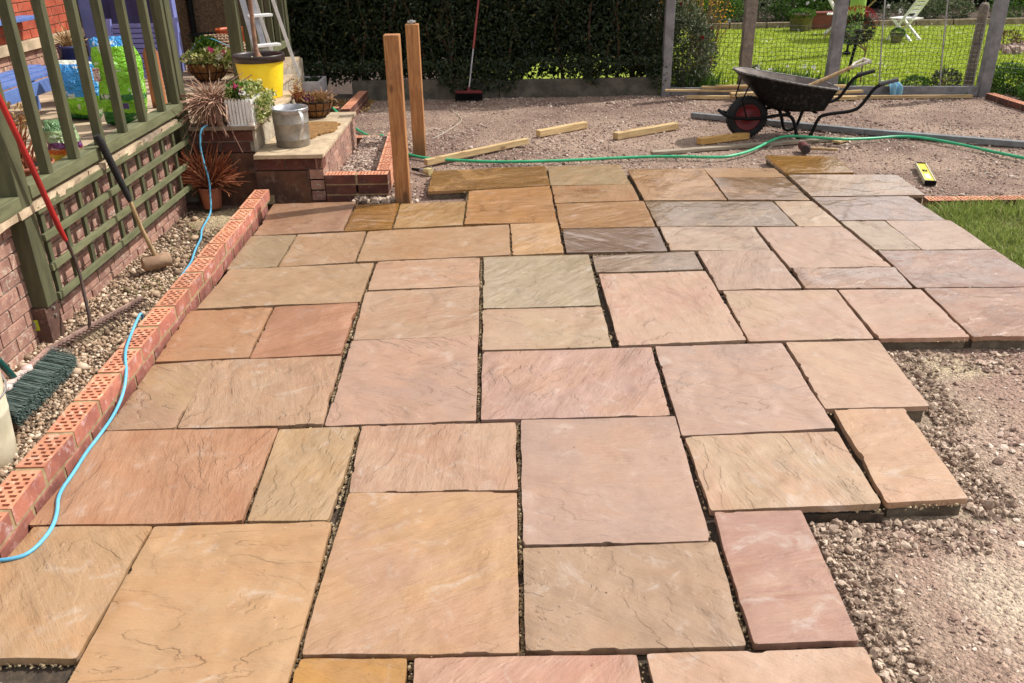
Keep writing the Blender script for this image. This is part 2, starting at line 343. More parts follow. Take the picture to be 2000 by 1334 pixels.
MLAWNB = M('lawn_turf', lin(150,166,44), lin(132,150,40), 3.5, .95, .8, 90, .02, c3=lin(150,160,60), spots=.5, rnd=False)
MSOILB = M('border_soil', lin(86,66,52), lin(62,48,38), 12, .95, .9, 60, .02, rnd=False)
MHOSE = M('green_hose_plastic', lin(52,176,124), lin(40,154,106), 8, .4, .15, 60, .001, c3=lin(140,160,120), spots=.35)
MCORD = M('light_blue_cable', lin(104,182,216), lin(90,168,204), 8, .45, .1, 60, .001, c3=lin(150,176,180), spots=.4)
MNET = M('dark_green_netting', lin(20,30,18), lin(14,22,12), 8, .6, 0)
MCOIR = M('coir_lining', lin(138,96,54), lin(104,70,40), 26, .95, 1, 90, .012)
MMAT = M('coir_mat', lin(156,116,64), lin(124,90,50), 34, .95, 1, 120, .01)
MWICK = M('wicker', lin(178,150,122), lin(146,118,94), 30, .7, .4, 90, .003)
MNAVY = M('navy_painted_timber', lin(50,56,104), lin(38,42,84), 6, .5, .15, 50, .002)
MLAV = M('lavender_blue_paint', lin(126,132,190), lin(112,118,176), 6, .55, .15, 50, .002)
MBLUEB = M('faded_blue_paint', lin(98,124,182), lin(84,110,168), 7, .6, .2, 50, .002, c3=lin(70,84,120), spots=.3)
MPEB = M('pebbledash', lin(124,100,76), lin(84,66,50), 42, .95, 1, 110, .02, c3=lin(176,150,120), spots=.6)
MBRISG = attr_mat('dark_green_bristle', [(0, lin(40,54,50)), (.6, lin(74,92,86)), (1, lin(124,136,128))], .6, 0)
MSTEELR = M('rusty_tube', lin(74,52,44), lin(52,42,40), 20, .6, .3, 80, .002, c3=lin(118,84,66), spots=.5)
MWOODH = wood('worn_handle_wood', lin(186,158,118), lin(152,124,88), lin(120,90,60), (8,8,1))
MGRNP = M('dark_green_tube', lin(24,78,72), lin(20,66,62), 12, .4, .1, 60, .001)
MPALEG = M('pale_green_canvas', lin(150,180,84), lin(132,164,70), 6, .8, .3, 40, .004)
MREDT = M('red_brown_trough', lin(122,58,46), lin(102,48,40), 6, .6, .2, 50, .002)
MSINK = M('grubby_white_enamel', lin(188,182,184), lin(160,154,158), 5, .45, .2, 40, .002, c3=lin(110,100,96), spots=.5)
MBLUEC = M('pale_blue_cloth', lin(140,186,206), lin(116,166,192), 9, .8, .4, 40, .005)
MGREYR = M('grey_painted_rail', lin(128,130,132), lin(108,110,112), 12, .55, .2, 60, .002, metal=.2)

# ------------------------------------------------------------------ scatter builders
def icos():
    p = (1+5**.5)/2
    v = np.array([(-1,p,0),(1,p,0),(-1,-p,0),(1,-p,0),(0,-1,p),(0,1,p),(0,-1,-p),(0,1,-p),(p,0,-1),(p,0,1),(-p,0,-1),(-p,0,1)], float); v /= np.linalg.norm(v[0])
    f = np.array([(0,11,5),(0,5,1),(0,1,7),(0,7,10),(0,10,11),(1,5,9),(5,11,4),(11,10,2),(10,7,6),(7,1,8),(3,9,4),(3,4,2),(3,2,6),(3,6,8),(3,8,9),(4,9,5),(2,4,11),(6,2,10),(8,6,7),(9,8,1)])
    return v, f
IV, IF = icos()
def rotm(n, g, flat=.5):
    a = g.uniform(0, 2*np.pi, n); b = g.normal(0, flat, n); c = g.normal(0, flat, n)
    ca, sa, cb, sb, cc, s_ = np.cos(a), np.sin(a), np.cos(b), np.sin(b), np.cos(c), np.sin(c)
    Z = np.zeros(n); O = np.ones(n)
    Rz = np.stack([ca,-sa,Z,sa,ca,Z,Z,Z,O],1).reshape(n,3,3); Rx = np.stack([O,Z,Z,Z,cb,-sb,Z,sb,cb],1).reshape(n,3,3); Ry = np.stack([cc,Z,s_,Z,O,Z,-s_,Z,cc],1).reshape(n,3,3)
    return Rz@Rx@Ry
def stones(name, P, size, mt, g, jit=.18, flat=(.45,.8), smooth=False, sink=.25, parent=None, **kw):
    n = len(P); P = np.asarray(P, float); size = np.asarray(size, float)
    T = IV[None]*(1+g.normal(0, jit, (n, 12, 1)))
    s = np.stack([g.uniform(.8,1.3,n), g.uniform(.65,1.0,n), g.uniform(flat[0],flat[1],n)],1)*size[:,None]/2
    V = np.einsum('nij,nkj->nki', rotm(n, g, .28), T*s[:,None,:])
    V += P[:,None,:]; V[:,:,2] += (s[:,2]*(1-2*sink))[:,None]
    F = IF[None]+12*np.arange(n)[:,None,None]
    at = np.repeat(g.uniform(0,1,n), 12)
    return npmesh(name, V.reshape(-1,3), F.reshape(-1,3), mt, parent, smooth=smooth, attr=at, kind='stuff', **kw)
def leaves(name, P, N, L, Wd, mt, g, parent=None, origin=(0,0,0), droop=.3, **kw):
    """folded leaf blades: P base points, N growing directions, L lengths, Wd widths"""
    n = len(P); P = np.asarray(P, float); N = np.asarray(N, float); N /= np.linalg.norm(N, axis=1)[:,None]+1e-9
    L = np.broadcast_to(L, n); Wd = np.broadcast_to(Wd, n)
    q = g.normal(0, 1, (n,3)); S = np.cross(N, q); S /= np.linalg.norm(S, axis=1)[:,None]+1e-9; U = np.cross(S, N)
    mid = P+N*(L*.5)[:,None]; tip = P+N*L[:,None]-U*(L*droop*.5)[:,None]
    a = mid+S*(Wd*.5)[:,None]+U*(Wd*.22)[:,None]; b = mid-S*(Wd*.5)[:,None]+U*(Wd*.22)[:,None]
    V = np.stack([P, a, tip, b], 1).reshape(-1,3)
    F = (np.array([(0,1,2),(0,2,3)])[None]+4*np.arange(n)[:,None,None]).reshape(-1,3)
    at = np.repeat(np.clip(g.normal(.5,.24,n),0,1), 4)
    kw.setdefault('kind', 'stuff')
    return npmesh(name, V, F, mt, parent, origin=origin, attr=at, **kw)
def blades(name, P, H, Wd, mt, g, lean=.45, parent=None, origin=(0,0,0), **kw):
    n = len(P); P = np.asarray(P, float); a = g.uniform(0, 2*np.pi, n); S = np.stack([np.cos(a), np.sin(a), 0*a],1)
    b = g.uniform(0, 2*np.pi, n); D = np.stack([np.cos(b), np.sin(b), 0*b],1)*(np.abs(g.normal(0, lean, n))*H)[:,None]
    up = np.zeros((n,3)); up[:,2] = H
    w = (S*np.broadcast_to(Wd, n)[:,None]/2)
    V = np.stack([P-w, P+w, P+up*.6+D*.35+w*.8, P+up*.6+D*.35-w*.8, P+up*.95+D], 1).reshape(-1,3)
    F = (np.array([(0,1,2),(0,2,3),(3,2,4)])[None]+5*np.arange(n)[:,None,None]).reshape(-1,3)
    at = np.repeat(np.clip(g.normal(.45,.25,n),0,1), 5)
    return npmesh(name, V, F, mt, parent, origin=origin, attr=at, kind='stuff', **kw)
def sph(n, g, up=0.0):
    v = g.normal(0, 1, (n,3)); v[:,2] += up; return v/np.linalg.norm(v, axis=1)[:,None]

# ------------------------------------------------------------------ ground
C_ = lambda *c: np.array(lin(*c)[:3])
def sheet(name, x0, x1, y0, y1, st, zf, tf, mt, **kw):
    xs = np.arange(x0, x1+st*.5, st); ys = np.arange(y0, y1+st*.5, st); X, Y = np.meshgrid(xs, ys); Z = zf(X, Y)
    V = np.stack([X, Y, Z], -1).reshape(-1,3); nx, ny = len(xs), len(ys)
    i = (np.arange(ny-1)[:,None]*nx+np.arange(nx-1)[None]).reshape(-1); F = np.stack([i, i+1, i+1+nx, i+nx], 1)
    col = None
    if tf is not None: t3 = tf(X, Y).reshape(-1,3); col = np.concatenate([t3, np.ones((len(t3),1))], 1)
    return npmesh(name, V, F, mt, col=col, smooth=True, kind='structure', **kw)
def strip_left(X, Y):                                # 1 inside the planting strip left of the brick kerb
    return ((X < -1.60) & (Y < 6.2)).astype(float)
def dig(X, Y):                                       # unfinished corner right of the laid slabs is a little lower and rougher
    return np.clip((X-.9)/.15, 0, 1)*np.clip((3.62-Y)/.1, 0, 1)
def zg(X, Y):
    z = -.072+.016*(fbm(X*2.2, Y*2.2, 3, 4)-.5)+.010*(fbm(X*14, Y*14, 9, 3)-.5)
    d = dig(X, Y)
    z = z-.004*d+d*(.030*(fbm(X*2.8, Y*2.8, 21, 3)-.5)+.004*(fbm(X*16, Y*16, 23, 2)-.5))
    s = strip_left(X, Y); z = z+s*(-.012+.035*(fbm(X*5, Y*5, 31, 4)-.5))
    patio = ((X > -1.6) & (X < .93) & (Y < 5.9)) | ((X >= .93) & (X < 2.16) & (Y > 3.6) & (Y < 6.75))
    return np.where(patio, np.minimum(z, -.068), z)
def tg(X, Y):
    n = fbm(X*1.7, Y*1.7, 41, 5)[..., None]; n2 = fbm(X*5, Y*5, 43, 4)[..., None]
    n = np.clip((n-.3)*2.2, 0, 1); far = C_(136,112,100)*(1-n)+C_(174,150,132)*n
    c = far*(.86+.28*n2)
    d = dig(X, Y)[..., None]
    # distance right of the stepped slab edge
    ex = np.where(Y > 2.94, 1.70, np.where(Y > 2.30, 1.56, .95))
    near = np.clip(1-(X-ex)/.42, 0, 1)[..., None]
    cement = C_(176,158,136)*(.7+.5*n2)
    red = C_(154,124,110)*(1-n)+C_(184,158,140)*n
    sand = np.clip(1-((X-1.62)**2+(Y-1.95)**2)/.16+(n2[...,0]-.5)*1.2, 0, 1)[..., None]
    sand2 = np.clip(1-((X-1.95)**2/.1+(Y-3.42)**2/.02)+(n2[...,0]-.5)*1.6, 0, 1)[..., None]
    dc = red*(1-np.clip(near*1.3*(n2+.35), 0, 1))+cement*np.clip(near*1.3*(n2+.35), 0, 1)
    dc = dc*(1-sand*.8)+C_(206,190,166)*sand*.8; dc = dc*(1-sand2*.8)+C_(192,176,146)*sand2*.8
    c = c*(1-d)+dc*d
    s = strip_left(X, Y)[..., None]
    sc_ = C_(126,108,90)*(.6+.8*n2); 
    mort = np.clip(1.25-((X+2.0)**2/.06+(Y-5.95)**2/.10)+(n2[...,0]-.5)*1.4, 0, 1)[..., None]
    mort2 = np.clip(1.1-((X+2.08)**2/.012+(Y-4.0)**2/.03)+(n2[...,0]-.5)*1.0, 0, 1)[..., None]
    mm = np.maximum(mort, mort2); sc_ = sc_*(1-mm)+C_(196,176,142)*mm
    c = c*(1-s)+sc_*s
    return c
sheet('ground', -9, 7, -1.5, 11, .028, zg, tg, MG)
sheet('far_ground', -60, 80, -20, 120, 4, lambda X, Y: X*0-.16, None, MSOILB)
# back lawn beyond the mesh fence
def zl(X, Y): return -.055+.03*(fbm(X*.5, Y*.5, 61, 3)-.5)
sheet('lawn', -.5, 40, 10.52, 60, .5, zl, None, MLAWNB)
g = np.random.default_rng(11)
n = 70000; yy = 10.6+7.9*g.uniform(0, 1, n)**1.3; xx = 2.0+(.42*yy+5.5-2.0)*g.uniform(0, 1, n)
P = np.stack([xx, yy, zl(xx, yy)], 1)
o = blades('lawn_grass', P, g.uniform(.012,.026,n), g.uniform(.012,.024,n), MLAWN, g, lean=.6)
tag(o, 'mown yellow-green lawn in the neighbouring garden beyond the mesh fence', 'grass')
n = 420; yy = 10.8+6.6*g.uniform(0,1,n); xx = 2.3+(.42*yy+3)*g.uniform(0,1,n); keep = fbm(xx*.9, yy*.9, 5, 2) > .48; xx, yy = xx[keep], yy[keep]; n = len(xx)
o = leaves('daisies', np.repeat(np.stack([xx, yy, zl(xx, yy)+.045],1), 3, 0), sph(3*n, g, .3)*[1,1,.4], .02, .018, MFLW, g, droop=0)
tag(o, 'small white daisies dotted over the neighbouring lawn', 'flowers')
# unmown patch of grass against the right edge of the patio
def in_patch(x, y): return (x > 2.885+.02*np.sin(y*9)) & (x < 6) & (y > 3.0) & (y < 5.70)
lx = np.array([[2.875,3.0],[6.0,3.0],[6.0,5.69],[2.875,5.69]])
sheet('grass_patch_soil', 2.88, 6.0, 2.6, 5.69, .05, lambda X, Y: -.045+.02*(fbm(X*4, Y*4, 71, 3)-.5), lambda X, Y: (C_(104,108,48)*fbm(X*6, Y*6, 3, 4)[...,None]+C_(86,74,44)*(1-fbm(X*6, Y*6, 3, 4)[...,None])), MG)
n = 42000; xx = 2.83+2.6*g.uniform(0,1,n)**1.3; yy = 2.7+3.0*g.uniform(0,1,n)
edge = np.clip((xx-2.86)/.10, 0, 1)*.6+.4
k = (xx > 2.87+.025*fbm(yy*8, yy*0, 2, 2)); xx, yy, edge = xx[k], yy[k], edge[k]; n = len(xx)
clump = fbm(xx*7, yy*7, 88, 3); H = (.02+.05*clump*g.uniform(.5,1.4,n)+np.where(yy > 5.45, .05, 0)*g.uniform(0,1,n))*edge
o = blades('grass_patch', np.stack([xx, yy, -.045+0*xx], 1), H, g.uniform(.003,.006,n), MGRASS, g, lean=.8)
tag(o, 'rough bright green grass beside the right edge of the sandstone patio', 'grass')

# crushed stone lying loose on the sheets
MST = attr_mat('yard_chippings', [(0, lin(112,92,84)), (.3, lin(142,118,106)), (.6, lin(166,144,130)), (.85, lin(190,172,156)), (1, lin(212,198,182))], .9, .3)
MST2 = attr_mat('rubble_chippings', [(0, lin(114,92,82)), (.35, lin(152,126,112)), (.7, lin(180,156,140)), (1, lin(212,196,180))], .92, .3)
MPEA = attr_mat('pea_gravel', [(0, lin(110,90,74)), (.3, lin(146,122,100)), (.6, lin(172,146,120)), (.82, lin(196,172,146)), (1, lin(218,202,180))], .75, .15)
MCLOD = attr_mat('mortar_crumbs', [(0, lin(128,108,94)), (.5, lin(168,146,128)), (1, lin(206,186,166))], .97, .6)
MSANDJ = attr_mat('joint_sand_crumbs', [(0, lin(104,90,70)), (.5, lin(146,128,100)), (1, lin(184,166,134))], .97, .5)
n = 60000; yy = 6.0+4.7*g.uniform(0,1,n); xx = -1.9+8.2*g.uniform(0,1,n)
k = ~(((yy < 6.95) & (xx < .95) & (xx > -.56)) | ((yy < 6.78) & (xx >= .95) & (xx < 2.19)) | ((xx < -.9) & (yy < 7.9)) | ((yy < 6.2) & (xx < -.7)) | ((xx > 2.15) & (xx < 3.03) & (yy < 6.6)) | ((xx > 2.18) & (xx < 2.8) & (yy < 7.15)) | ((xx < -1.25) & (yy < 7.9)) | ((xx<-.7)&(yy<7.95)&(xx>-1.26)&(yy<6.2)))
xx, yy = xx[k], yy[k]; n = len(xx)
o = stones('yard_chippings', np.stack([xx, yy, zg(xx, yy)],1), np.clip(g.lognormal(-4.5,.45,n), .006, .04)*np.where(fbm(xx*1.4,yy*1.4,77,4) > .5, 1.1, .7), MST, g)
tag(o, 'reddish crushed stone spread over the yard up to the fence', 'crushed stone')
n = 5200; xx = -1.25+.4*g.uniform(0,1,n); yy = 6.2+1.65*g.uniform(0,1,n)
o = stones('planter_chippings', np.stack([xx, yy, .045+.03*fbm(xx*5,yy*5,2,3)],1), np.clip(g.lognormal(-4.2,.4,n), .008, .03), MST, g)
tag(o, 'pinkish grey stone chippings inside the raised brick surround beside the steps', 'crushed stone')
n = 52000; xx = .9+2.8*g.uniform(0,1,n)**1.1; yy = .9+2.75*g.uniform(0,1,n)
k = ~(((xx < 1.545) & (yy > 2.32)) | ((xx < 1.70) & (yy > 2.93)) | ((xx < .945)))
xx, yy = xx[k], yy[k]; n = len(xx); sz = np.clip(g.lognormal(-4.85,.6,n), .004, .050)*np.where(fbm(xx*3,yy*3,14,3) > .47, 1.05, .55)
o = stones('rubble_chippings', np.stack([xx, yy, zg(xx, yy)],1), sz, MST2, g, flat=(.2,.5))
tag(o, 'pale reddish rubble and flat stone chips on the unpaved corner at the right', 'rubble')
# crumbled mortar thrown up along the open slab edges
cl = []
def along(a, b, n, w0, w1):
    t = g.uniform(0,1,n)[:,None]; a, b = np.array(a), np.array(b); d = (b-a)/np.linalg.norm(b-a); nn = np.array([d[1], -d[0]])
    return a*(1-t)+b*t+nn*(w0+(w1-w0)*g.uniform(0,1,n)**1.6)[:,None]
for a, b, n_ in (((1.71,3.55),(1.69,2.93),1200),((1.58,2.93),(1.54,2.33),1500),((.97,2.30),(.94,1.4),1700),((1.54,2.33),(.98,2.31),900),((2.9,3.54),(1.73,3.56),700)):
    q = along(a, b, n_, -.025, -.19); cl.append(q)
q = np.concatenate(cl); n = len(q)
o = stones('mortar_crumbs', np.stack([q[:,0], q[:,1], zg(q[:,0],q[:,1])+.002+.012*g.uniform(0,1,n)**2],1), np.clip(g.lognormal(-4.95,.65,n), .004, .034), MCLOD, g, jit=.3, flat=(.6,1))
tag(o, 'grey crumbled bedding mortar heaped along the open edges of the slabs', 'mortar crumbs')
# pea gravel in the strip between lattice and kerb
n = 24000; yy = 2.0+4.1*g.uniform(0,1,n); xx = -2.42+.78*g.uniform(0,1,n)
m1 = ((xx+2.0)**2/.05+(yy-5.95)**2/.09 < 1) | ((xx+2.08)**2/.010+(yy-4.0)**2/.022 < 1)
k = ~(m1 & (g.uniform(0,1,n) < .93)) & ~((yy > 5.3) & (g.uniform(0,1,n) < .55)) & ~((yy > 4.2) & (g.uniform(0,1,n) < .25)); xx, yy = xx[k], yy[k]; n = len(xx)
o = stones('pea_gravel', np.stack([xx, yy, zg(xx, yy)+.004*g.uniform(0,1,n)],1), np.clip(g.lognormal(-4.3,.36,n), .007, .032), MPEA, g, jit=.07, flat=(.6,.9), smooth=True)
tag(o, 'rounded tan pea gravel in the strip between lattice wall and perforated brick kerb', 'gravel')

# ------------------------------------------------------------------ patio
SLABS = {1: [[-1.548, 2.294], [-1.159, 2.288], [-1.155, 1.724], [-1.576, 1.734]], 2: [[-1.152, 2.288], [-0.578, 2.291], [-0.567, 1.532], [-1.146, 1.549]], 3: [[-0.549, 2.446], [0.028, 2.433], [0.017, 1.706], [-0.561, 1.718]], 4: [[-0.564, 2.896], [0.032, 2.895], [0.029, 2.448], [-0.55, 2.452]], 5: [[-0.884, 2.879], [-0.575, 2.889], [-0.59, 2.3], [-0.857, 2.301]], 6: [[-1.556, 2.891], [-0.889, 2.883], [-0.874, 2.302], [-1.572, 2.308]], 7: [[0.052, 2.909], [0.657, 2.915], [0.626, 2.15], [0.042, 2.153]], 8: [[0.041, 2.135], [0.64, 2.139], [0.622, 1.711], [0.038, 1.709]], 9: [[0.667, 2.292], [0.955, 2.293], [0.931, 1.723], [0.646, 1.717]], 10: [[-0.257, 1.697], [0.328, 1.696], [0.332, 1.506], [-0.251, 1.523]], 11: [[0.358, 1.695], [0.936, 1.701], [0.932, 1.489], [0.362, 1.505]], 12: [[-0.564, 1.703], [-0.277, 1.697], [-0.267, 1.524], [-0.577, 1.533]], 13: [[0.666, 2.76], [1.244, 2.773], [1.23, 2.319], [0.661, 2.304]], 14: [[1.289, 2.937], [1.567, 2.937], [1.528, 2.339], [1.252, 2.327]], 15: [[0.685, 3.547], [1.266, 3.546], [1.248, 2.799], [0.659, 2.771]], 16: [[1.288, 3.556], [1.714, 3.558], [1.675, 2.953], [1.261, 2.95]], 17: [[-0.105, 3.515], [0.665, 3.537], [0.638, 2.92], [-0.102, 2.916]], 18: [[-0.721, 3.67], [-0.132, 3.698], [-0.122, 2.917], [-0.71, 2.902]], 19: [[-1.331, 3.495], [-0.744, 3.514], [-0.721, 2.91], [-1.287, 2.903]], 20: [[-1.576, 3.46], [-1.321, 3.484], [-1.293, 2.903], [-1.562, 2.895]], 21: [[-1.609, 4.059], [-1.194, 4.091], [-1.169, 3.518], [-1.579, 3.486]], 22: [[-1.181, 4.09], [-0.759, 4.129], [-0.753, 3.53], [-1.159, 3.507]], 23: [[-1.571, 4.669], [-0.756, 4.724], [-0.753, 4.142], [-1.585, 4.091]], 24: [[-0.737, 4.74], [-0.142, 4.783], [-0.137, 4.338], [-0.735, 4.304]], 25: [[-0.742, 4.275], [-0.136, 4.323], [-0.127, 3.697], [-0.718, 3.681]], 26: [[-0.118, 4.782], [0.5, 4.799], [0.486, 4.03], [-0.112, 4.015]], 27: [[-0.112, 4.002], [0.49, 4.017], [0.486, 3.551], [-0.108, 3.537]], 28: [[0.519, 4.771], [1.121, 4.807], [1.114, 4.509], [0.515, 4.502]], 29: [[0.526, 4.478], [1.12, 4.484], [1.113, 3.581], [0.522, 3.555]], 30: [[1.144, 4.814], [1.579, 4.798], [1.572, 4.208], [1.134, 4.21]], 31: [[1.149, 4.195], [1.738, 4.178], [1.706, 3.58], [1.123, 3.575]], 32: [[1.751, 4.17], [2.175, 4.154], [2.148, 3.575], [1.729, 3.579]], 33: [[2.195, 4.167], [2.866, 4.152], [2.847, 3.552], [2.163, 3.58]], 34: [[1.613, 4.505], [2.177, 4.481], [2.145, 4.177], [1.586, 4.2]], 35: [[1.61, 5.244], [2.154, 5.22], [2.161, 4.49], [1.601, 4.513]], 36: [[1.004, 5.293], [1.593, 5.255], [1.576, 4.798], [0.99, 4.833]], 37: [[0.997, 5.861], [1.872, 5.801], [1.866, 5.248], [0.993, 5.304]], 38: [[1.886, 5.8], [2.148, 5.794], [2.154, 5.23], [1.882, 5.237]], 39: [[0.999, 6.767], [1.596, 6.754], [1.572, 5.86], [0.998, 5.887]], 40: [[1.6, 6.753], [2.155, 6.727], [2.159, 6.443], [1.601, 6.469]], 41: [[2.198, 7.138], [2.759, 7.074], [2.718, 6.524], [2.195, 6.548]], 42: [[2.201, 6.516], [3.014, 6.455], [2.984, 5.89], [2.182, 5.907]], 43: [[2.181, 5.894], [2.86, 5.873], [2.854, 5.314], [2.18, 5.346]], 44: [[2.182, 5.335], [2.458, 5.318], [2.452, 4.763], [2.187, 4.77]], 45: [[2.472, 5.328], [2.878, 5.301], [2.866, 4.757], [2.458, 4.763]], 46: [[2.192, 4.761], [2.868, 4.739], [2.858, 4.153], [2.167, 4.183]], 47: [[-1.627, 5.978], [-1.047, 5.989], [-1.031, 5.327], [-1.592, 5.269]], 48: [[-1.028, 5.912], [-0.731, 5.929], [-0.726, 5.36], [-1.028, 5.327]], 49: [[-0.72, 5.928], [-0.265, 5.961], [-0.264, 5.406], [-0.713, 5.37]], 50: [[-0.248, 6.227], [0.354, 6.311], [0.352, 5.421], [-0.251, 5.427]], 51: [[-0.553, 6.837], [0.35, 6.917], [0.355, 6.325], [-0.551, 6.235]], 52: [[0.371, 6.915], [0.962, 6.92], [0.961, 6.324], [0.359, 6.325]], 53: [[0.369, 6.31], [0.963, 6.31], [0.962, 5.889], [0.366, 5.867]], 54: [[0.371, 5.841], [0.988, 5.875], [0.975, 5.295], [0.37, 5.291]], 55: [[0.378, 5.269], [0.98, 5.284], [0.972, 4.834], [0.37, 4.833]], 56: [[0.047, 5.408], [0.355, 5.421], [0.355, 4.834], [0.054, 4.807]], 57: [[-0.865, 5.316], [0.037, 5.398], [0.039, 4.808], [-0.858, 4.755]], 58: [[-1.309, 5.272], [-0.882, 5.317], [-0.872, 4.747], [-1.299, 4.687]], 59: [[-1.602, 5.259], [-1.319, 5.272], [-1.311, 4.688], [-1.592, 4.662]], 60: [[1.602, 6.454], [2.158, 6.428], [2.146, 5.82], [1.583, 5.859]]}
HOSE = [[-0.485, 7.343, -0.05], [-0.089, 7.222, -0.05], [0.43, 7.217, -0.05], [0.958, 7.283, -0.05], [1.402, 7.321, -0.05], [1.821, 7.232, -0.05], [1.962, 7.276, -0.05], [2.187, 7.464, -0.05], [2.459, 7.782, -0.05], [2.639, 7.914, -0.05], [2.879, 7.788, -0.05], [3.038, 7.712, -0.05], [3.378, 7.872, -0.05], [3.649, 7.957, -0.05], [3.849, 7.874, -0.05], [4.065, 7.543, -0.05], [4.18, 7.244, -0.05], [4.316, 7.015, -0.05]]
STRING = [[-0.658, 8.291, -0.055], [-0.551, 8.56, -0.055], [-0.463, 8.873, -0.055], [-0.405, 9.13, -0.055], [-0.448, 9.411, -0.055], [-0.561, 9.806, -0.055]]
CORD = [[-1.626, 3.215, 0.01], [-1.581, 2.922, 0.01], [-1.585, 2.704, 0.01], [-1.572, 2.571, 0.01], [-1.544, 2.463, 0.01], [-1.498, 2.36, 0.01], [-1.474, 2.265, 0.01], [-1.485, 2.152, 0.01], [-1.534, 2.124, 0.01], [-1.61, 2.12, 0.01], [-1.719, 2.147, 0.01]]
TONE = {  # first tone, second tone (display values), wetness, banding
1:((206,160,112),(200,162,120),0,.5),2:((208,158,108),(212,168,120),0,.6),3:((210,164,116),(206,160,128),0,.6),4:((198,152,124),(206,168,140),.0,.3),
5:((200,162,114),(194,160,120),0,.6),6:((194,134,96),(202,150,114),0,.6),7:((188,156,142),(202,164,144),0,.4),8:((172,140,112),(186,152,122),0,.9),9:((198,154,132),(184,136,120),0,1),
10:((202,146,124),(210,164,138),0,.6),11:((212,168,136),(216,178,152),0,.5),12:((206,146,60),(194,140,76),0,.8),13:((206,176,144),(208,168,138),0,.6),14:((218,178,140),(214,170,138),0,.7),
15:((192,162,150),(206,168,148),0,.6),16:((214,180,150),(210,172,148),0,.5),17:((204,160,136),(198,158,146),0,.5),18:((190,154,138),(204,162,138),0,.5),19:((194,152,120),(200,164,132),0,.5),
20:((190,156,114),(186,146,116),0,.7),21:((194,136,92),(200,148,106),.2,.6),22:((202,140,102),(190,130,96),.3,.6),23:((190,152,114),(198,162,124),.1,.5),24:((204,158,126),(210,170,138),.1,.8),
25:((192,148,116),(200,164,134),.1,.6),26:((186,168,134),(198,178,148),.35,.8),27:((200,174,140),(206,170,142),.1,.6),28:((212,188,166),(194,170,146),.6,.7),29:((216,170,148),(218,182,156),.2,.5),
30:((208,172,148),(200,168,148),.35,.5),31:((214,182,150),(212,172,150),.25,.6),32:((216,166,142),(212,174,148),.4,.7),33:((190,138,112),(198,154,128),.5,.9),34:((200,170,150),(206,164,136),.55,.5),
35:((214,176,152),(208,172,150),.3,.5),36:((216,180,152),(214,186,160),.45,.5),37:((200,174,144),(204,178,150),.6,.4),38:((212,180,146),(214,186,156),.3,.4),39:((202,154,106),(208,164,120),.45,.7),
40:((206,162,116),(198,156,114),.4,.8),60:((208,168,130),(196,158,116),.6,.8),41:((214,154,56),(214,160,76),.85,.5),42:((204,172,144),(212,184,158),.5,.4),43:((192,162,148),(200,170,154),.55,.5),
44:((198,174,146),(204,180,152),.4,.4),45:((204,168,146),(210,178,154),.45,.5),46:((186,144,122),(196,156,134),.55,.9),47:((172,126,98),(184,142,110),.15,.5),48:((216,152,56),(204,144,66),.8,.6),
49:((192,144,84),(198,156,100),.35,.6),50:((206,146,82),(198,142,84),.4,.3),51:((206,152,80),(204,156,94),.6,.7),52:((192,158,114),(188,164,124),.35,.8),53:((192,140,94),(200,156,112),.4,.8),
54:((194,144,88),(188,140,92),.4,.8),55:((186,158,140),(164,136,116),.9,.8),56:((208,158,98),(212,168,122),.15,.8),57:((192,146,102),(200,160,120),.15,.7),58:((188,144,104),(196,158,122),.15,.6),59:((174,148,112),(174,152,120),.1,.5)}
SLABS[2][2] = [-.575,1.43]; SLABS[2][3] = [-1.14,1.43]
SLABS[12][2] = [-.27,1.13]; SLABS[12][3] = [-.56,1.13]
SLABS[10][2] = [.33,1.28]; SLABS[10][3] = [-.25,1.28]
SLABS[11][2] = [.93,1.13]; SLABS[11][3] = [.36,1.13]
SLABS[61] = [[-1.15,1.415],[-.58,1.415],[-.58,.85],[-1.15,.85]]; TONE[61] = ((200,160,130),(206,170,140),0,.5)
SLABS[62] = [[-.25,1.265],[.34,1.265],[.34,.68],[-.25,.68]]; TONE[62] = ((188,156,142),(202,164,144),0,.5)
patio = thing('patio', (0, 3.5, -.07), kind='structure')
bed = MB()
gs = np.random.default_rng(5)
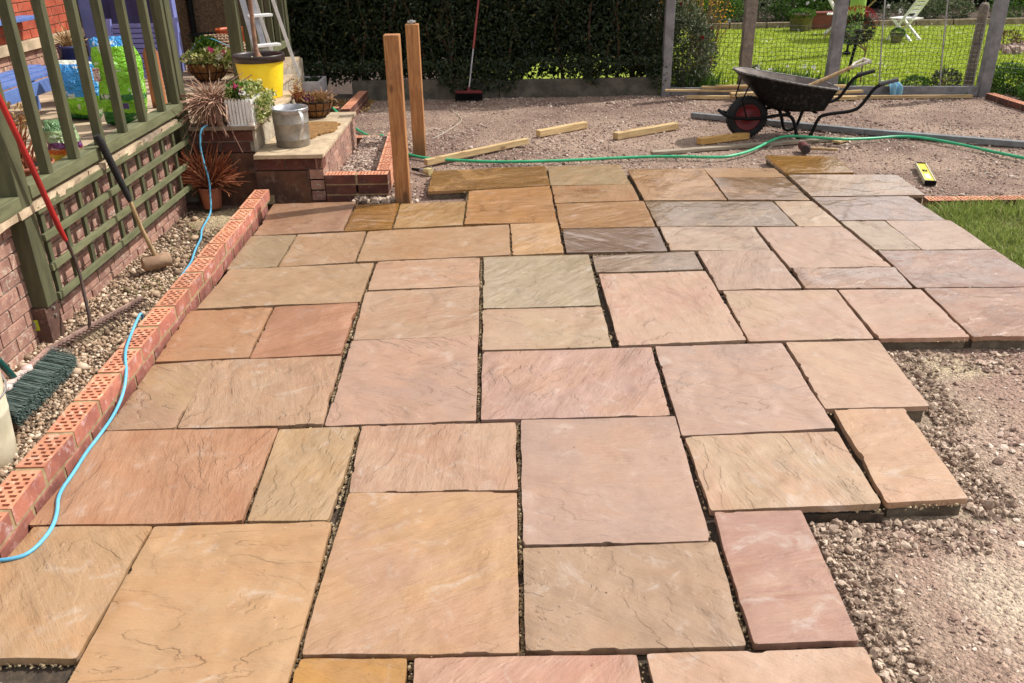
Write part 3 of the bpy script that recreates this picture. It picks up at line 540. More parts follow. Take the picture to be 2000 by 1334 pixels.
for key, q in sorted(SLABS.items()):
    q = np.array(q); cx, cy = q.mean(0); TL, TR, BR, BL = q-[cx, cy]
    wx, wy = np.linalg.norm(TR-TL), np.linalg.norm(TL-BL); nx, ny = max(8, int(wx/.0125)), max(8, int(wy/.0125))
    u = np.linspace(0, 1, nx+1); v = np.linspace(0, 1, ny+1); U, Vv = np.meshgrid(u, v)
    B = (BL*(1-U[...,None])+BR*U[...,None])*(1-Vv[...,None])+(TL*(1-U[...,None])+TR*U[...,None])*Vv[...,None]
    X, Y = B[...,0], B[...,1]; s = key*7.7
    # hand-cut edges: wander, a few chips, slightly rounded corners
    ew = .0065
    e = lambda t, k: ew*(fbm(t*9+s, np.full_like(t, k*3.1+s), key, 4)-.5)*1.6+np.where(vn(t*15+s, t*0+k, key+9) > .90, .006, 0)
    inx = np.where(U == 0, e(Vv*wy, 1), 0)-np.where(U == 1, e(Vv*wy, 2), 0); iny = np.where(Vv == 0, e(U*wx, 3), 0)-np.where(Vv == 1, e(U*wx, 4), 0)
    X = X+inx; Y = Y+iny
    cr = ((U == 0) | (U == 1)) & ((Vv == 0) | (Vv == 1)); X = np.where(cr, X-np.sign(X)*.002, X); Y = np.where(cr, Y-np.sign(Y)*.002, Y)
    hh = fbm(X*3.2+s, Y*3.2-s, key, 4); st = np.floor(hh*7)/7
    edge = np.minimum(np.minimum(U, 1-U)*wx, np.minimum(Vv, 1-Vv)*wy)
    Z = .0045*(hh-.5)+.010*(st-.5)*np.clip(edge/.04, .15, 1)-.0012*np.clip(1-edge/.02, 0, 1)
    for fl_ in range(int(gs.integers(1, 5))):                    # split layers: a thin bed of stone ends along a wandering line
        th = gs.uniform(0, 3.14); f_ = X*math.cos(th)+Y*math.sin(th)-gs.uniform(-.2, .2)+.12*(fbm(X*5+fl_*9+s, Y*5, key+fl_, 4)-.5)
        reg = np.clip((fbm(X*2.4+fl_*5, Y*2.4+s, key+40+fl_, 2)-.42)/.06, 0, 1); Z = Z+gs.choice([-1, 1])*gs.uniform(.0012, .0032)*reg*np.clip(f_/.012+.5, 0, 1)*np.clip(edge/.03, .3, 1)
    if key == 9:
        for v0, sl, a_ in ((-.045, -.10, .0045), (-.115, .22, -.003), (.085, -.2, .002)): Z = Z+a_*np.clip((Y-v0-sl*X+.02*(fbm(X*9, Y*0+v0, 5, 4)-.5))/.009+.5, 0, 1)
    tilt = gs.normal(0, .0025, 2); Z = Z+tilt[0]*X+tilt[1]*Y+gs.normal(0, .0008)
    top = np.stack([X, Y, Z], -1); V3 = top.reshape(-1,3); idx = np.arange((nx+1)*(ny+1)).reshape(ny+1, nx+1)
    F = np.stack([idx[:-1,:-1], idx[:-1,1:], idx[1:,1:], idx[1:,:-1]], -1).reshape(-1,4)
    loop = np.concatenate([idx[0,:-1], idx[:-1,-1], idx[-1,:0:-1], idx[:0:-1,0]]); nl = len(loop)
    L0 = V3[loop]; L1 = L0.copy(); L1[:,2] = -.012; jn = .0035*gs.uniform(-.6,1,nl); L1[:,:2] *= 1-(jn[:,None]/np.abs(L1[:,:2]).max()); L2 = L1.copy(); L2[:,2] = -.026; L2[:,:2] *= (1-.006*gs.uniform(0,1,(nl,1)))
    o0 = len(V3); V3 = np.concatenate([V3, L0, L1, L2]); a = np.arange(nl); b = (a+1) % nl
    F = np.concatenate([F, np.stack([o0+nl+a, o0+nl+b, o0+b, o0+a],1), np.stack([o0+2*nl+a, o0+2*nl+b, o0+nl+b, o0+nl+a],1)])
    ob = npmesh('paving_slab', V3, F, MS, None, smooth=True); ob.parent = patio; ob.location = Vector((cx, cy, 0))-W['patio']
    c1, c2, wet, band = TONE[key]; K = .66
    mute = lambda c: tuple(v*.76+.24*w for v, w in zip(c, (188,160,142))); c1, c2 = mute(c1), mute(c2)
    tw = lambda c: [float(z*k) for z, k in zip(lin(c, k=K)[:3], (1.0, .98, .93))]; ob.color = tw(c1)+[1]; ob['second_tone'] = tw(c2)
    ob['wet'] = float(wet); ob['banding'] = float(band); ob['grain_angle'] = float(gs.uniform(-1.5, 1.5))
    if key in (9, 8, 14, 46, 33): ob['grain_angle'] = {9:-.12, 8:.55, 14:.05, 46:-.5, 33:-.2}[key]
    # mortar bed under the slab, a little short of its edge
    z = -.0265-.0006*(key % 7); ins = .012
    qq = [(BL, 1, 1), (BR, -1, 1), (TR, -1, -1), (TL, 1, -1)]
    pts = [(cx+p[0]+sx*ins, cy+p[1]+sy*ins) for p, sx, sy in qq]
    vs = [(x, y, -.11) for x, y in pts]+[(x, y, z) for x, y in pts]
    bed.add(vs, [(3,2,1,0),(4,5,6,7),(0,1,5,4),(1,2,6,5),(2,3,7,6),(3,0,4,7)])
bed.build('mortar_bed', MBED, patio, kind=None)
# rough filling low in the joints, and sandy crumbs caught in them
fill = MB()
for x0, x1, y0, y1, z in ((-1.59,.94,.7,2.31,-.034),(-1.6,1.24,2.31,2.92,-.0345),(-1.6,1.26,2.92,3.55,-.035),(-1.6,1.72,3.55,4.77,-.0355),(1.72,2.85,3.60,4.77,-.036),(-1.62,2.84,4.77,5.86,-.0365),(-.26,.99,5.86,6.3,-.037),(-.54,.95,6.3,6.9,-.0375),(.99,2.15,5.86,6.72,-.038)):
    fill.box(x0, x1, y0, y1, -.10, z)
fill.build('joint_filling', M('dark_joint_mortar', lin(84,70,56), lin(60,50,40), 24, .97, .9, 90, .01), patio)
cr = []
for key, q in SLABS.items():
    TL, TR, BR, BL = np.array(q)
    for (a, b, dx) in ((TR, BR, .008), (TL, BL, -.008)):
        L = np.linalg.norm(a-b); dens = 420 if a[0] < .1 else (90 if a[0] < .7 else 20)
        k = int(L*dens); t = g.uniform(0,1,k); keep = vn(t*L*9+key, t*0+key, 4) > (.25 if a[0] < .1 else .6); t = t[keep][:,None]
        cr.append(np.concatenate([a*(1-t)+b*t+[dx,0]+g.normal(0,.0022,(len(t),2)), np.full((len(t),1), -.031)+.012*g.uniform(0,1,(len(t),1))], 1))
    for (a, b, dy) in ((BL, BR, -.008),):
        L = np.linalg.norm(a-b); k = int(L*130); t = g.uniform(0,1,k); keep = vn(t*L*6+key, t*0+key, 8) > .62; t = t[keep][:,None]
        cr.append(np.concatenate([a*(1-t)+b*t+[0,dy]+g.normal(0,.003,(len(t),2)), np.full((len(t),1), -.03)+.014*g.uniform(0,1,(len(t),1))], 1))
q = np.concatenate(cr); n = len(q)
o = stones('joint_crumbs', q, np.clip(g.lognormal(-4.9,.35,n), .004, .013), MSANDJ, g, jit=.3, flat=(.6,1.1))
tag(o, 'sandy mortar crumbs caught in the open joints of the patio', 'mortar crumbs')

# ------------------------------------------------------------------ bricks
def brick_mesh(L=.215, Wd=.098, H=.065, ch=.003, seed=0):
    g_ = np.random.default_rng(seed); b = MB(); hx, hy, hz = Wd/2, L/2, H
    vs = []
    for z, c in ((0, 0), (H-ch, 0), (H, ch)):
        vs += [(sx*(hx-c)+g_.normal(0,.0007), sy*(hy-c)+g_.normal(0,.0007), z) for sx, sy in ((-1,-1),(1,-1),(1,1),(-1,1))]
    fs = [(3,2,1,0),(8,9,10,11)]+[(r*4+i, r*4+(i+1) % 4, r*4+4+(i+1) % 4, r*4+4+i) for r in (0,1) for i in range(4)]
    me = bpy.data.meshes.new('brick'); me.from_pydata(vs, [], fs); return me
def holed_brick_mesh(L=.215, Wd=.098, H=.065):
    """brick lying flat with its staggered perforations facing up, real pits"""
    ysn = [-L/2]; rows = 8; mar = .012; pitch = (L-2*mar)/rows; hole = pitch*.60
    V, F = [], []
    def quad(p): o = len(V); V.extend(p); F.append((o, o+1, o+2, o+3))
    def rect(x0, x1, y0, y1, z): quad([(x0,y0,z),(x1,y0,z),(x1,y1,z),(x0,y1,z)])
    y = -L/2; xA = [(-.030,-.006),(.010,.030)]; xB = [(-.018,.002),(.012,.034)]
    xA = [(-.037,-.022),(-.008,.012),(.026,.039)]; xB = [(-.031,-.003),(.008,.034)]
    rect(-Wd/2, Wd/2, -L/2, -L/2+mar, H); rect(-Wd/2, Wd/2, L/2-mar, L/2, H)
    for r in range(rows):
        y0 = -L/2+mar+r*pitch; y1 = y0+hole; y2 = y0+pitch
        rect(-Wd/2, Wd/2, y1, y2, H); x = -Wd/2
        for a, b in (xA if r % 2 else xB):
            rect(x, a, y0, y1, H); d = H-.035
            rect(a, b, y0, y1, d)
            quad([(a,y0,d),(a,y1,d),(a,y1,H),(a,y0,H)]); quad([(b,y1,d),(b,y0,d),(b,y0,H),(b,y1,H)])
            quad([(b,y0,d),(a,y0,d),(a,y0,H),(b,y0,H)]); quad([(a,y1,d),(b,y1,d),(b,y1,H),(a,y1,H)]); x = b
        rect(x, Wd/2, y0, y1, H)
    for p in ([(-Wd/2,-L/2),(Wd/2,-L/2)],[(Wd/2,-L/2),(Wd/2,L/2)],[(Wd/2,L/2),(-Wd/2,L/2)],[(-Wd/2,L/2),(-Wd/2,-L/2)]):
        (a, b), (c, d) = p; quad([(a,b,0),(c,d,0),(c,d,H),(a,b,H)])
    rect(-Wd/2, Wd/2, -L/2, L/2, 0); me = bpy.data.meshes.new('perforated_brick'); me.from_pydata(V, [], F); return me
HB = holed_brick_mesh(); HB.materials.append(MBRKO)
_bm = {}
def bmesh_for(mt, L=.215, Wd=.098, H=.065):
    k = (mt.name, L, Wd, H)
    if k not in _bm:
        _bm[k] = [brick_mesh(L, Wd, H, seed=i) for i in range(3)]
        for me in _bm[k]: me.materials.append(mt)
    return _bm[k][random.randrange(3)]
def put(name, me, parent, loc, rz=0, rx=0):
    o = bpy.data.objects.new(name, me); COL.objects.link(o); o.parent = parent; o.location = Vector(loc)-W[parent.name]; o.rotation_euler = (rx, 0, rz); return o
# long kerb of perforated bricks on a second course
HBR = holed_brick_mesh(); t_ = HB.materials[0]; HBR.materials.append(MBRKO)
kerb = thing('brick_kerb', (-1.61, 4.0, -.07), 'long low kerb of perforated red bricks between patio and pea gravel strip', 'kerb', 'kerbs of perforated brick')
a0, a1 = Vector((-1.615, 1.78, 0)), Vector((-1.700, 5.995, 0)); dv = (a1-a0).normalized(); ang = math.atan2(-dv.x, dv.y); nb = 18; pitch_ = (a1-a0).length/nb
mo = MB()
MKS = M('kerb_brick_red', lin(178,112,90), lin(150,90,76), 9, .85, .5, 80, .004, c3=lin(198,168,164), spots=.85, vary=.2)
HBK = holed_brick_mesh(Wd=.098); HBK.materials.append(MBRKO); HBK.materials.append(MKS)
for p in HBK.polygons:
    if abs(p.normal.z) < .5 and abs(p.center.x) > .045: p.material_index = 1
for i in range(nb):
    c = a0+dv*pitch_*(i+.5); put('brick', HBK, kerb, (c.x+random.gauss(0,.0015), c.y, .036+random.gauss(0,.001)), ang+random.gauss(0,.014), random.gauss(0,.008))
    c2 = a0+dv*pitch_*(i); put('brick', bmesh_for(MBRK), kerb, (c2.x+.002, c2.y, -.040), ang)
px = Vector((dv.y, -dv.x, 0))
for i in range(nb+1):
    c = a0+dv*pitch_*i; mo.bar(c+Vector((0,0,.067))-px*.047, c+Vector((0,0,.067))+px*.0465, pitch_-.214, .060)
mo.bar(a0+Vector((0,0,.030)), a1+Vector((0,0,.030)), .094, .0135)
for i in range(nb+1):
    c = a0+dv*pitch_*(i+.5); mo.bar(c+Vector((0,0,-.008))-px*.045, c+Vector((0,0,-.008))+px*.0475, pitch_-.214, .062)
mo.build('mortar', MMORT, kerb)
def kerb_run(name_lab, a, b, z, group, courses=1, low=MBRKD, flip=0):
    a, b = Vector(a), Vector(b); d = (b-a); n_ = max(1, round(d.length/.228)); p = d.length/n_; d.normalize(); an = math.atan2(-d.x, d.y); s = Vector((d.y, -d.x, 0))
    t = thing('brick_kerb', ((a.x+b.x)/2, (a.y+b.y)/2, z-.075*courses), name_lab, 'kerb', group); mo = MB(); HL = holed_brick_mesh(); HL.materials.append(MBRKO); HL.materials.append(low)
    for q in HL.polygons:
        if abs(q.normal.z) < .5 and (abs(q.center.x) > .045 or abs(q.center.y) > .1): q.material_index = 1
    for i in range(n_):
        c = a+d*p*(i+.5); put('brick', HL, t, (c.x, c.y, z-.065), an+random.gauss(0,.006))
        for k in range(1, courses): 
            c2 = a+d*p*min(max(i+.5*(k % 2 == 0)+.5*(k % 2)*1.0, .5), n_-.5); put('brick', bmesh_for(low), t, (c2.x, c2.y, z-.065-.075*k), an)
    for i in range(1, n_):
        c = a+d*p*i; mo.bar(c+Vector((0,0,z-.034))-s*.0465, c+Vector((0,0,z-.034))+s*.0465, max(.008, p-.214), .058)
    for k in range(1, courses): mo.bar(a+d*.01+Vector((0,0,z-.07-.075*(k-1))), b-d*.01+Vector((0,0,z-.07-.075*(k-1))), .093, .0105)
    if mo.v: mo.build('mortar', MMORT, t)
    return t
G_ = 'kerbs of perforated brick'
kerb_run('short double course of dark bricks joining the steps to the brown post', (-1.275,6.13,0), (-.81,6.12,0), .172, G_, 3)
kerb_run('side course of perforated bricks behind the front brown timber post', (-.86,6.19,0), (-.94,7.86,0), .172, G_, 2, low=MBRKO)
kerb_run('back course of perforated bricks closing the stone-filled surround by the steps', (-1.42,7.93,0), (-.99,7.92,0), .05, G_, 2)
kerb_run('perforated brick kerb running toward the hedge below the white sink', (-1.63,9.22,0), (-1.60,10.36,0), .065, G_, 2)
kerb_run('pair of perforated bricks lying crosswise beside the white sink', (-2.0,9.45,0), (-1.69,9.44,0), .045, G_, 1)
kerb_run('perforated brick kerb between the grass and the crushed stone at the right', (2.93,5.77,0), (5.4,5.70,0), .006, G_, 2)
kerb_run('brick kerb at the foot of the rightmost concrete fence post', (5.50,9.86,0), (5.58,7.6,0), -.005, G_, 1)

# ------------------------------------------------------------------ masonry: steps, terrace wall, house
def brick_wall(parent, o_, ax, L, z0, z1, depth, mt, mort, course=.075, run=.225, wob=.002, name='brick'):
    """bricks laid one by one in stretcher bond on the outer face of a wall; ax: unit vector along it, outward face is ax x z"""
    ax = Vector(ax).normalized(); o_ = Vector(o_); out = ax.cross(Vector((0,0,1))); an = math.atan2(-ax.x, ax.y); nr = max(1, int(round((z1-z0)/course))); cs = (z1-z0)/nr
    for r in range(nr):
        x = -run/2 if r % 2 else 0.0
        while x < L-.02:
            xa, xb = max(0, x), min(L, x+run-.010)
            if xb-xa > .03:
                ln = round((xb-xa), 3); ln = .215 if abs(ln-.215) < .004 else round(ln, 2)
                c = o_+ax*((xa+xb)/2)-out*(.049+random.uniform(0, wob))
                put(name, bmesh_for(mt, ln, .098, round(cs-.010, 3)), parent, (c.x, c.y, z0+r*cs), an)
            x += run
    c0 = o_-out*(.055+.003); m_ = MB(); m_.bar(c0+Vector((0,0,(z0+z1)/2))+ax*.004, c0+ax*(L-.004)+Vector((0,0,(z0+z1)/2)), .095, z1-z0-.004)
    return m_
# brick steps
steps = thing('brick_steps', (-1.75, 7.0, -.07), 'brick garden steps with pale stone treads leading up to the terrace', 'steps')
mo = brick_wall(steps, (-1.77,6.12,0), (1,0,0), .49, .205, .292, .1, MBRKD, MMGREY)
m2 = brick_wall(steps, (-1.28,6.12,0), (0,1,0), 1.55, -.02, .292, .1, MBRKS, MMGREY); mo.add(m2.v, m2.f)
m2 = brick_wall(steps, (-2.24,6.20,0), (1,0,0), .47, .32, .482, .1, MBRKD, MMGREY); mo.add(m2.v, m2.f)
MRD = M('brown_stained_render', lin(104,70,50), lin(76,52,40), 6, .9, .6, 50, .006, c3=lin(136,112,96), spots=.5)
b = MB(); b.box(-1.768,-1.283,6.124,6.22,-.1,.196); b.build('lower_render', MRD, steps, bevel=.004)
b = MB(); b.box(-2.235,-1.7725,6.205,6.30,-.1,.312); b.build('lower_render', MRD, steps, bevel=.004)
mo.box(-1.74,-1.385,6.225,7.6,-.1,.28)
mo.build('mortar', MMGREY, steps)
tr = MB(); xs = np.linspace(-1.765,-1.255,12); tr.box(-1.752,-1.262,6.07,6.72,.295,.325); tr.build('tread', MCAP, steps, bevel=.004, label='pale stone tread under the metal bucket')
tr = MB(); tr.box(-1.752,-1.262,6.728,7.66,.294,.3235); tr.build('tread', MCAP, steps, bevel=.004)
tr = MB(); tr.box(-1.771,-1.753,6.203,7.68,.20,.480); tr.build('riser', MREND, steps)
tr = MB(); tr.box(-2.20,-1.735,6.155,6.66,.484,.512); tr.build('landing_slab', MCAPD, steps, bevel=.004)
tr = MB(); tr.box(-2.20,-1.738,6.67,7.42,.484,.511); tr.build('landing_slab', MCAP, steps, bevel=.004)
tr = MB(); tr.box(-2.20,-1.737,7.43,7.68,.484,.512); tr.box(-2.20,-1.985,7.685,8.62,.484,.5115); tr.build('landing_slab', MCAP, steps, bevel=.004)
# terrace behind the balustrade
ter = thing('terrace', (-3.2, 6.5, -.07), kind='structure')
tb = MB(); tb.box(-4.2,-2.40,2.0,11.0,-.09,.478); tb.box(-2.40,-1.775,6.31,7.66,-.09,.478); tb.box(-2.40,-2.00,7.66,8.62,-.09,.478); tb.box(-2.40,-2.21,8.62,10.1,-.09,.478); tb.build('terrace_core', MREND, ter)
gt = np.random.default_rng(3)
for i in range(4):
    for j in range(13):
        x0 = -4.2+i*.455; y0 = 2.1+j*.62
        b = MB(); b.box(x0, x0+.445, y0, y0+.61, .482, .508+gt.uniform(-.001,.001)); b.build('paving_slab', MCAP if (i+j) % 3 else MCAPD, ter)
for j in range(6):
    y0 = 6.26+j*.62; b = MB(); b.box(-2.378,-2.205, y0, y0+.61, .482, .507); b.build('paving_slab', MCAP, ter)
# retaining wall of the terrace seen through the lattice
wall = thing('terrace_wall', (-2.3, 4.2, -.09), 'rough red brick wall under the green balustrade, with a broken pale stone coping', 'wall')
mo = brick_wall(wall, (-2.285,2.0,0), (0,1,0), 4.1, -.10, .555, .1, MBRKS, MMGREY, wob=.006)
mo.build('mortar', MMGREY, wall)
y = 2.0
while y < 6.0:
    L = random.uniform(.3,.52); y1 = min(y+L, 6.08); yy_ = np.linspace(y, y1, 9)
    b = MB(); vs = []
    for z, k in ((.565, 1), (.602, 0)):
        vs += [(-2.205+random.uniform(-.012,.010), q, z) for q in yy_]+[(-2.40, q, z) for q in reversed(yy_)]
    n_ = 18; fs = [tuple(range(n_-1,-1,-1)), tuple(range(n_, 2*n_))]+[(i, (i+1) % n_, n_+(i+1) % n_, n_+i) for i in range(n_)]
    b.add(vs, fs); b.build('coping_stone', MCAP if random.random() < .6 else MCAPD, wall); y = y1+.008
# brick house with cills, door and pebble-dashed end wall
house = thing('house', (-4.2, 7.0, -.1), 'red brick house wall with pale stone plinth and navy painted door behind the balustrade', 'house')
mo = brick_wall(house, (-4.0,5.6,0), (0,1,0), 3.1, .96, 2.2, .1, MBRKH, MMORT, run=.225)
mo.box(-4.12,-4.06,2.0,10.3,.4,2.4); mo.build('mortar', MMORT, house)
b = MB(); b.box(-4.05,-3.955,5.4,8.75,.875,.955); b.build('stone_plinth', MCAP, house, bevel=.004)
m2 = brick_wall(house, (-4.0,5.6,0), (0,1,0), 3.1, .508, .872, .1, MBRKS, MMORT); m2.build('lower_mortar', MMORT, house)
b = MB(); b.box(-4.12,-2.62,10.25,10.4,.3,2.6); b.build('pebbledash_wall', MPEB, house)
b = MB(); b.box(-4.05,-3.85,8.95,9.05,.51,2.4); b.box(-3.33,-3.15,8.95,9.05,.51,2.4); b.build('door_frame', MLAV, house, bevel=.004)
b = MB(); b.box(-3.85,-3.33,8.99,9.03,.51,2.4); b.build('door', MNAVY, house)
for x in (-3.72,-3.50):
    b = MB(); b.box(x-.05,x+.05,8.975,8.99,.9,2.3); b.build('door_panel', MNAVY, house, bevel=.004)
b = MB(); b.tube([(-3.40,10.2,.48),(-3.40,10.2,2.6)], .035); b.build('drainpipe', MBLK, house)
b = MB(); b.box(-4.0,-3.86,6.25,7.75,1.12,1.15); b.build('window_sill', MBLUEB, house, bevel=.004)

# ------------------------------------------------------------------ balustrades and lattice
def balustrade(label, y0, y1, x, posts, bys, z0=-.06, top=1.78, railz=.69, shoe=False, latt=True):
    t = thing('timber_balustrade', (x, (y0+y1)/2, z0), label, 'balustrade', 'green timber balustrades on the terrace')
    for (py, pz, w) in posts:
        b = MB(); b.box(x-w-.005, x-.005, py, py+w, pz, top+.12); b.build('post', MGRN, t, bevel=.004)
    b = MB(); b.box(x-.095, x, y0, y1, railz-.065, railz); b.build('bottom_rail', MGRNY, t, bevel=.004)
    b = MB(); b.box(x-.085, x-.010, y0, y1, top-.05, top); b.build('handrail', MGRNY, t, bevel=.004)
    me = None
    for y in bys:
        if me is None:
            b = MB(); b.box(x-.0475, x, y, y+.046, railz-.0005, top-.05); o = b.build('baluster', MGRN, t, origin=(x-.024, y+.023, railz), bevel=.003); me = o.data; first = y
        else:
            o = bpy.data.objects.new('baluster', me); COL.objects.link(o); o.parent = t; o.location = Vector((x-.024, y+.023+random.gauss(0,.004), railz))-W[t.name]; o.rotation_euler = (0, random.gauss(0,.003), random.gauss(0,.02))
            q = o.modifiers.new('bevel', 'BEVEL'); q.width = .003; q.segments = 2
    return t
bal = balustrade('long green timber balustrade over the lattice-faced wall, nearest the camera', 3.975, 6.135, -2.205, [(3.87, .112, .105), (6.14, .05, .10)], [4.176, 4.482, 4.80, 5.12, 5.45, 5.78, 6.055])
b = MB(); b.box(-2.345, -2.222, 3.858, 3.988, -.075, .112); b.build('post_shoe', MSHOE, bal, bevel=.003)
b = MB(); b.box(-2.315,-2.270,3.8555,3.8575,.0,.055); lb = b.build('paper_label', M('yellow_green_label', lin(196,204,52), lin(180,190,44), 20, .6, .1), bal)
b = MB(); b.box(-2.300,-2.284,3.854,3.8555,.010,.046); b.build('label_print', M('label_print_grey', lin(206,204,190), lin(120,110,100), 90, .6, 0), lb)
b = MB()
for z in (.05,.09):
    b.tube([(-2.224,3.93,z),(-2.212,3.93,z)], .008, 8)
b.build('bolt_head', MGALV, bal)
b = MB(); b.box(-2.30,-2.205,2.0,3.868,.60,.665); b.build('bottom_rail', MGRNY, bal, bevel=.004)
for y in (2.2,2.55,2.9,3.22,3.54):
    b = MB(); b.box(-2.26,-2.215,y,y+.046,.664,1.73); b.build('baluster', MGRN, bal, bevel=.003)
bal2 = balustrade('green timber balustrade beyond the steps, behind the aluminium stepladder', 8.22, 10.0, -2.305, [(8.12, .511, .10), (10.0, -.05, .10)], [8.42, 8.72, 9.02, 9.32, 9.60, 9.86])
lat = thing('lattice_panel', (-2.22, 5.0, -.06), 'diagonal-free green wooden lattice panel screening the brick wall below the balustrade', 'lattice')
lat['label'] = 'square green wooden lattice panel screening the brick wall below the balustrade'
lm = None
for i in range(11):
    y = 4.03+i*.2055; b = MB(); b.box(-2.240,-2.2215,y,y+.034,.085,.575); b.build('batten', MGRN, lat)
for z in (.560, .425, .275, .125):
    b = MB(); b.box(-2.2205,-2.202,3.99,6.13,z-.017,z+.018); b.build('batten', MGRNY, lat, bevel=.0015)

# brown timber posts
def timber_post(label, x0, y0, w, z1, lean=0):
    b = MB(); b.box(x0, x0+w, y0, y0+w, -.09, z1); o = b.build('timber_post', MWZ, None, label=label, cat='post', group='brown timber posts', bevel=.004); return o
timber_post('nearer of two bare brown timber posts, standing at the patio edge by the brick corner', -.760, 5.95, .103, 1.122)
timber_post('farther of two bare brown timber posts, with a metal clamp lying on its top', -.785, 7.63, .108, 1.032)
cl_ = thing('metal_clamp', (-.74, 7.69, 1.032), 'small silver metal clamp lying on top of the farther brown timber post', 'clamp')
b = MB(); b.tube([(-.765,7.66,1.045),(-.70,7.68,1.047)], .013, 12); b.tube([(-.762,7.70,1.045),(-.71,7.71,1.045)], .011, 12); b.build('jaw', MGALV, cl_)
b = MB(); b.box(-.752,-.722,7.655,7.72,1.0325,1.062); b.build('clamp_body', MALU, cl_, bevel=.004)

# ------------------------------------------------------------------ hedge with its low wall, mesh fence
gw = thing('low_wall', (-.3, 10.52, -.09), 'low wall of grey concrete gravel boards under the dark hedge', 'wall')
for i, (a, b_) in enumerate(((-1.75,-.02),(-.01,1.88))):
    b = MB(); b.box(a, b_, 10.50, 10.56, -.1, .155-.02*i); b.build('gravel_board', M('dark_mottled_concrete', lin(104,98,86), lin(76,72,64), 7, .95, .6, 60, .006, c3=lin(52,56,42), spots=.7), gw, bevel=.004)
hedge = thing('hedge', (-.4, 11.0, -.07), 'tall dense dark green hedge along the back of the yard', 'hedge')
gh = np.random.default_rng(21)
def hedge_pts(n, x0, x1, yf, dep, z0, z1, g_):
    x = x0+(x1-x0)*g_.uniform(0,1,n); z = z0+(z1-z0)*g_.uniform(0,1,n)
    front = yf+.34*(fbm(x*1.7, z*1.7, 5, 4)-.5)+.10*(fbm(x*6, z*6, 6, 3)-.5)-.10*np.clip(z-.3, 0, 1)
    y = front+dep*g_.uniform(0,1,n)**2.2; return np.stack([x, y, z], 1)
P = hedge_pts(36000, -3.9, 1.98, 10.66, .42, .10, 2.35, gh)
gap = (fbm(P[:,0]*2.2, P[:,2]*4, 51, 3) < .36) & (P[:,2] < .28) & (P[:,0] > .3); P = P[~gap]; n = len(P)
D = sph(n, gh)*1.0; D[:,1] -= .55; D[:,2] -= .35
leaves('foliage', P, D, gh.uniform(.035,.075,n), gh.uniform(.016,.034,n), MLEAFH, gh, hedge, W['hedge'])
n_ = 12000; xq = gh.uniform(-3.9,1.95,n_); m_ = fbm(xq*1.9, xq*0+3, 12, 4); zq = .02+gh.uniform(0,1,n_)*.36; k_ = zq > .30-.34*np.clip((m_-.38)/.2,0,1); xq, zq = xq[k_], zq[k_]; n_ = len(xq)
Pq = np.stack([xq, 10.44+.16*gh.uniform(0,1,n_), zq],1); Dq = sph(n_, gh); Dq[:,2] -= .5; Dq[:,1] -= .3
leaves('hanging_foliage', Pq, Dq, gh.uniform(.03,.07,n_), gh.uniform(.014,.03,n_), MLEAFH, gh, hedge, W['hedge'])
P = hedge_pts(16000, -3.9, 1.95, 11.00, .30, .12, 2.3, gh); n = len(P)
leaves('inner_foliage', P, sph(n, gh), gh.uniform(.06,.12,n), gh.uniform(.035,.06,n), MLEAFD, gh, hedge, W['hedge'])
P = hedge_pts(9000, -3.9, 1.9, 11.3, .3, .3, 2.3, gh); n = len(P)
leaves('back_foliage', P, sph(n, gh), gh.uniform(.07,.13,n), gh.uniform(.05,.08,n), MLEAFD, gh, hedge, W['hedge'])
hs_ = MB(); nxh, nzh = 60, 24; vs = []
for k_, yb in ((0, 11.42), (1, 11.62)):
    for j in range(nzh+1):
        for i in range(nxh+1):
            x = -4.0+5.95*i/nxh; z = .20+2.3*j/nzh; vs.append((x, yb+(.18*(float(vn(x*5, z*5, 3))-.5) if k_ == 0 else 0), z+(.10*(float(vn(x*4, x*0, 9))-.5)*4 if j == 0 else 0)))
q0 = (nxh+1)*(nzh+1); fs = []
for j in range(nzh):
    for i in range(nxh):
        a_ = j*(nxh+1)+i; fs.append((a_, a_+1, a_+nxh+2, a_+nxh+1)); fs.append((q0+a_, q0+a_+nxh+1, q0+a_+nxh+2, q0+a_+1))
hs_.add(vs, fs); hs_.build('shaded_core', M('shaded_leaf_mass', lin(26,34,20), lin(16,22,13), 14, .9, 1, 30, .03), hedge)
b = MB()
for i in range(46):
    x = -3.8+5.7*random.random(); y = 10.85+.3*random.random(); p = [(x, y, -.07)]
    for k in range(5): p.append((p[-1][0]+random.gauss(0,.09), p[-1][1]+random.gauss(0,.05), p[-1][2]+.38))
    b.tube(p, [.022,.02,.016,.012,.009,.006], 6)
br = b.build('stems', MBARK, hedge); br['kind'] = 'stuff'
# fallen leaves and soil under the hedge at left
n = 1500; xx = -2.6+1.1*gh.uniform(0,1,n)**.8; yy = 9.75+.75*gh.uniform(0,1,n)
o = leaves('leaf_litter', np.stack([xx, yy, zg(xx, yy)+.01],1), sph(n, gh)*[1,1,.25], .04, .022, MDRY, gh, droop=.2)
tag(o, 'dry leaf litter on the ground at the foot of the hedge near the white sink', 'leaf litter')

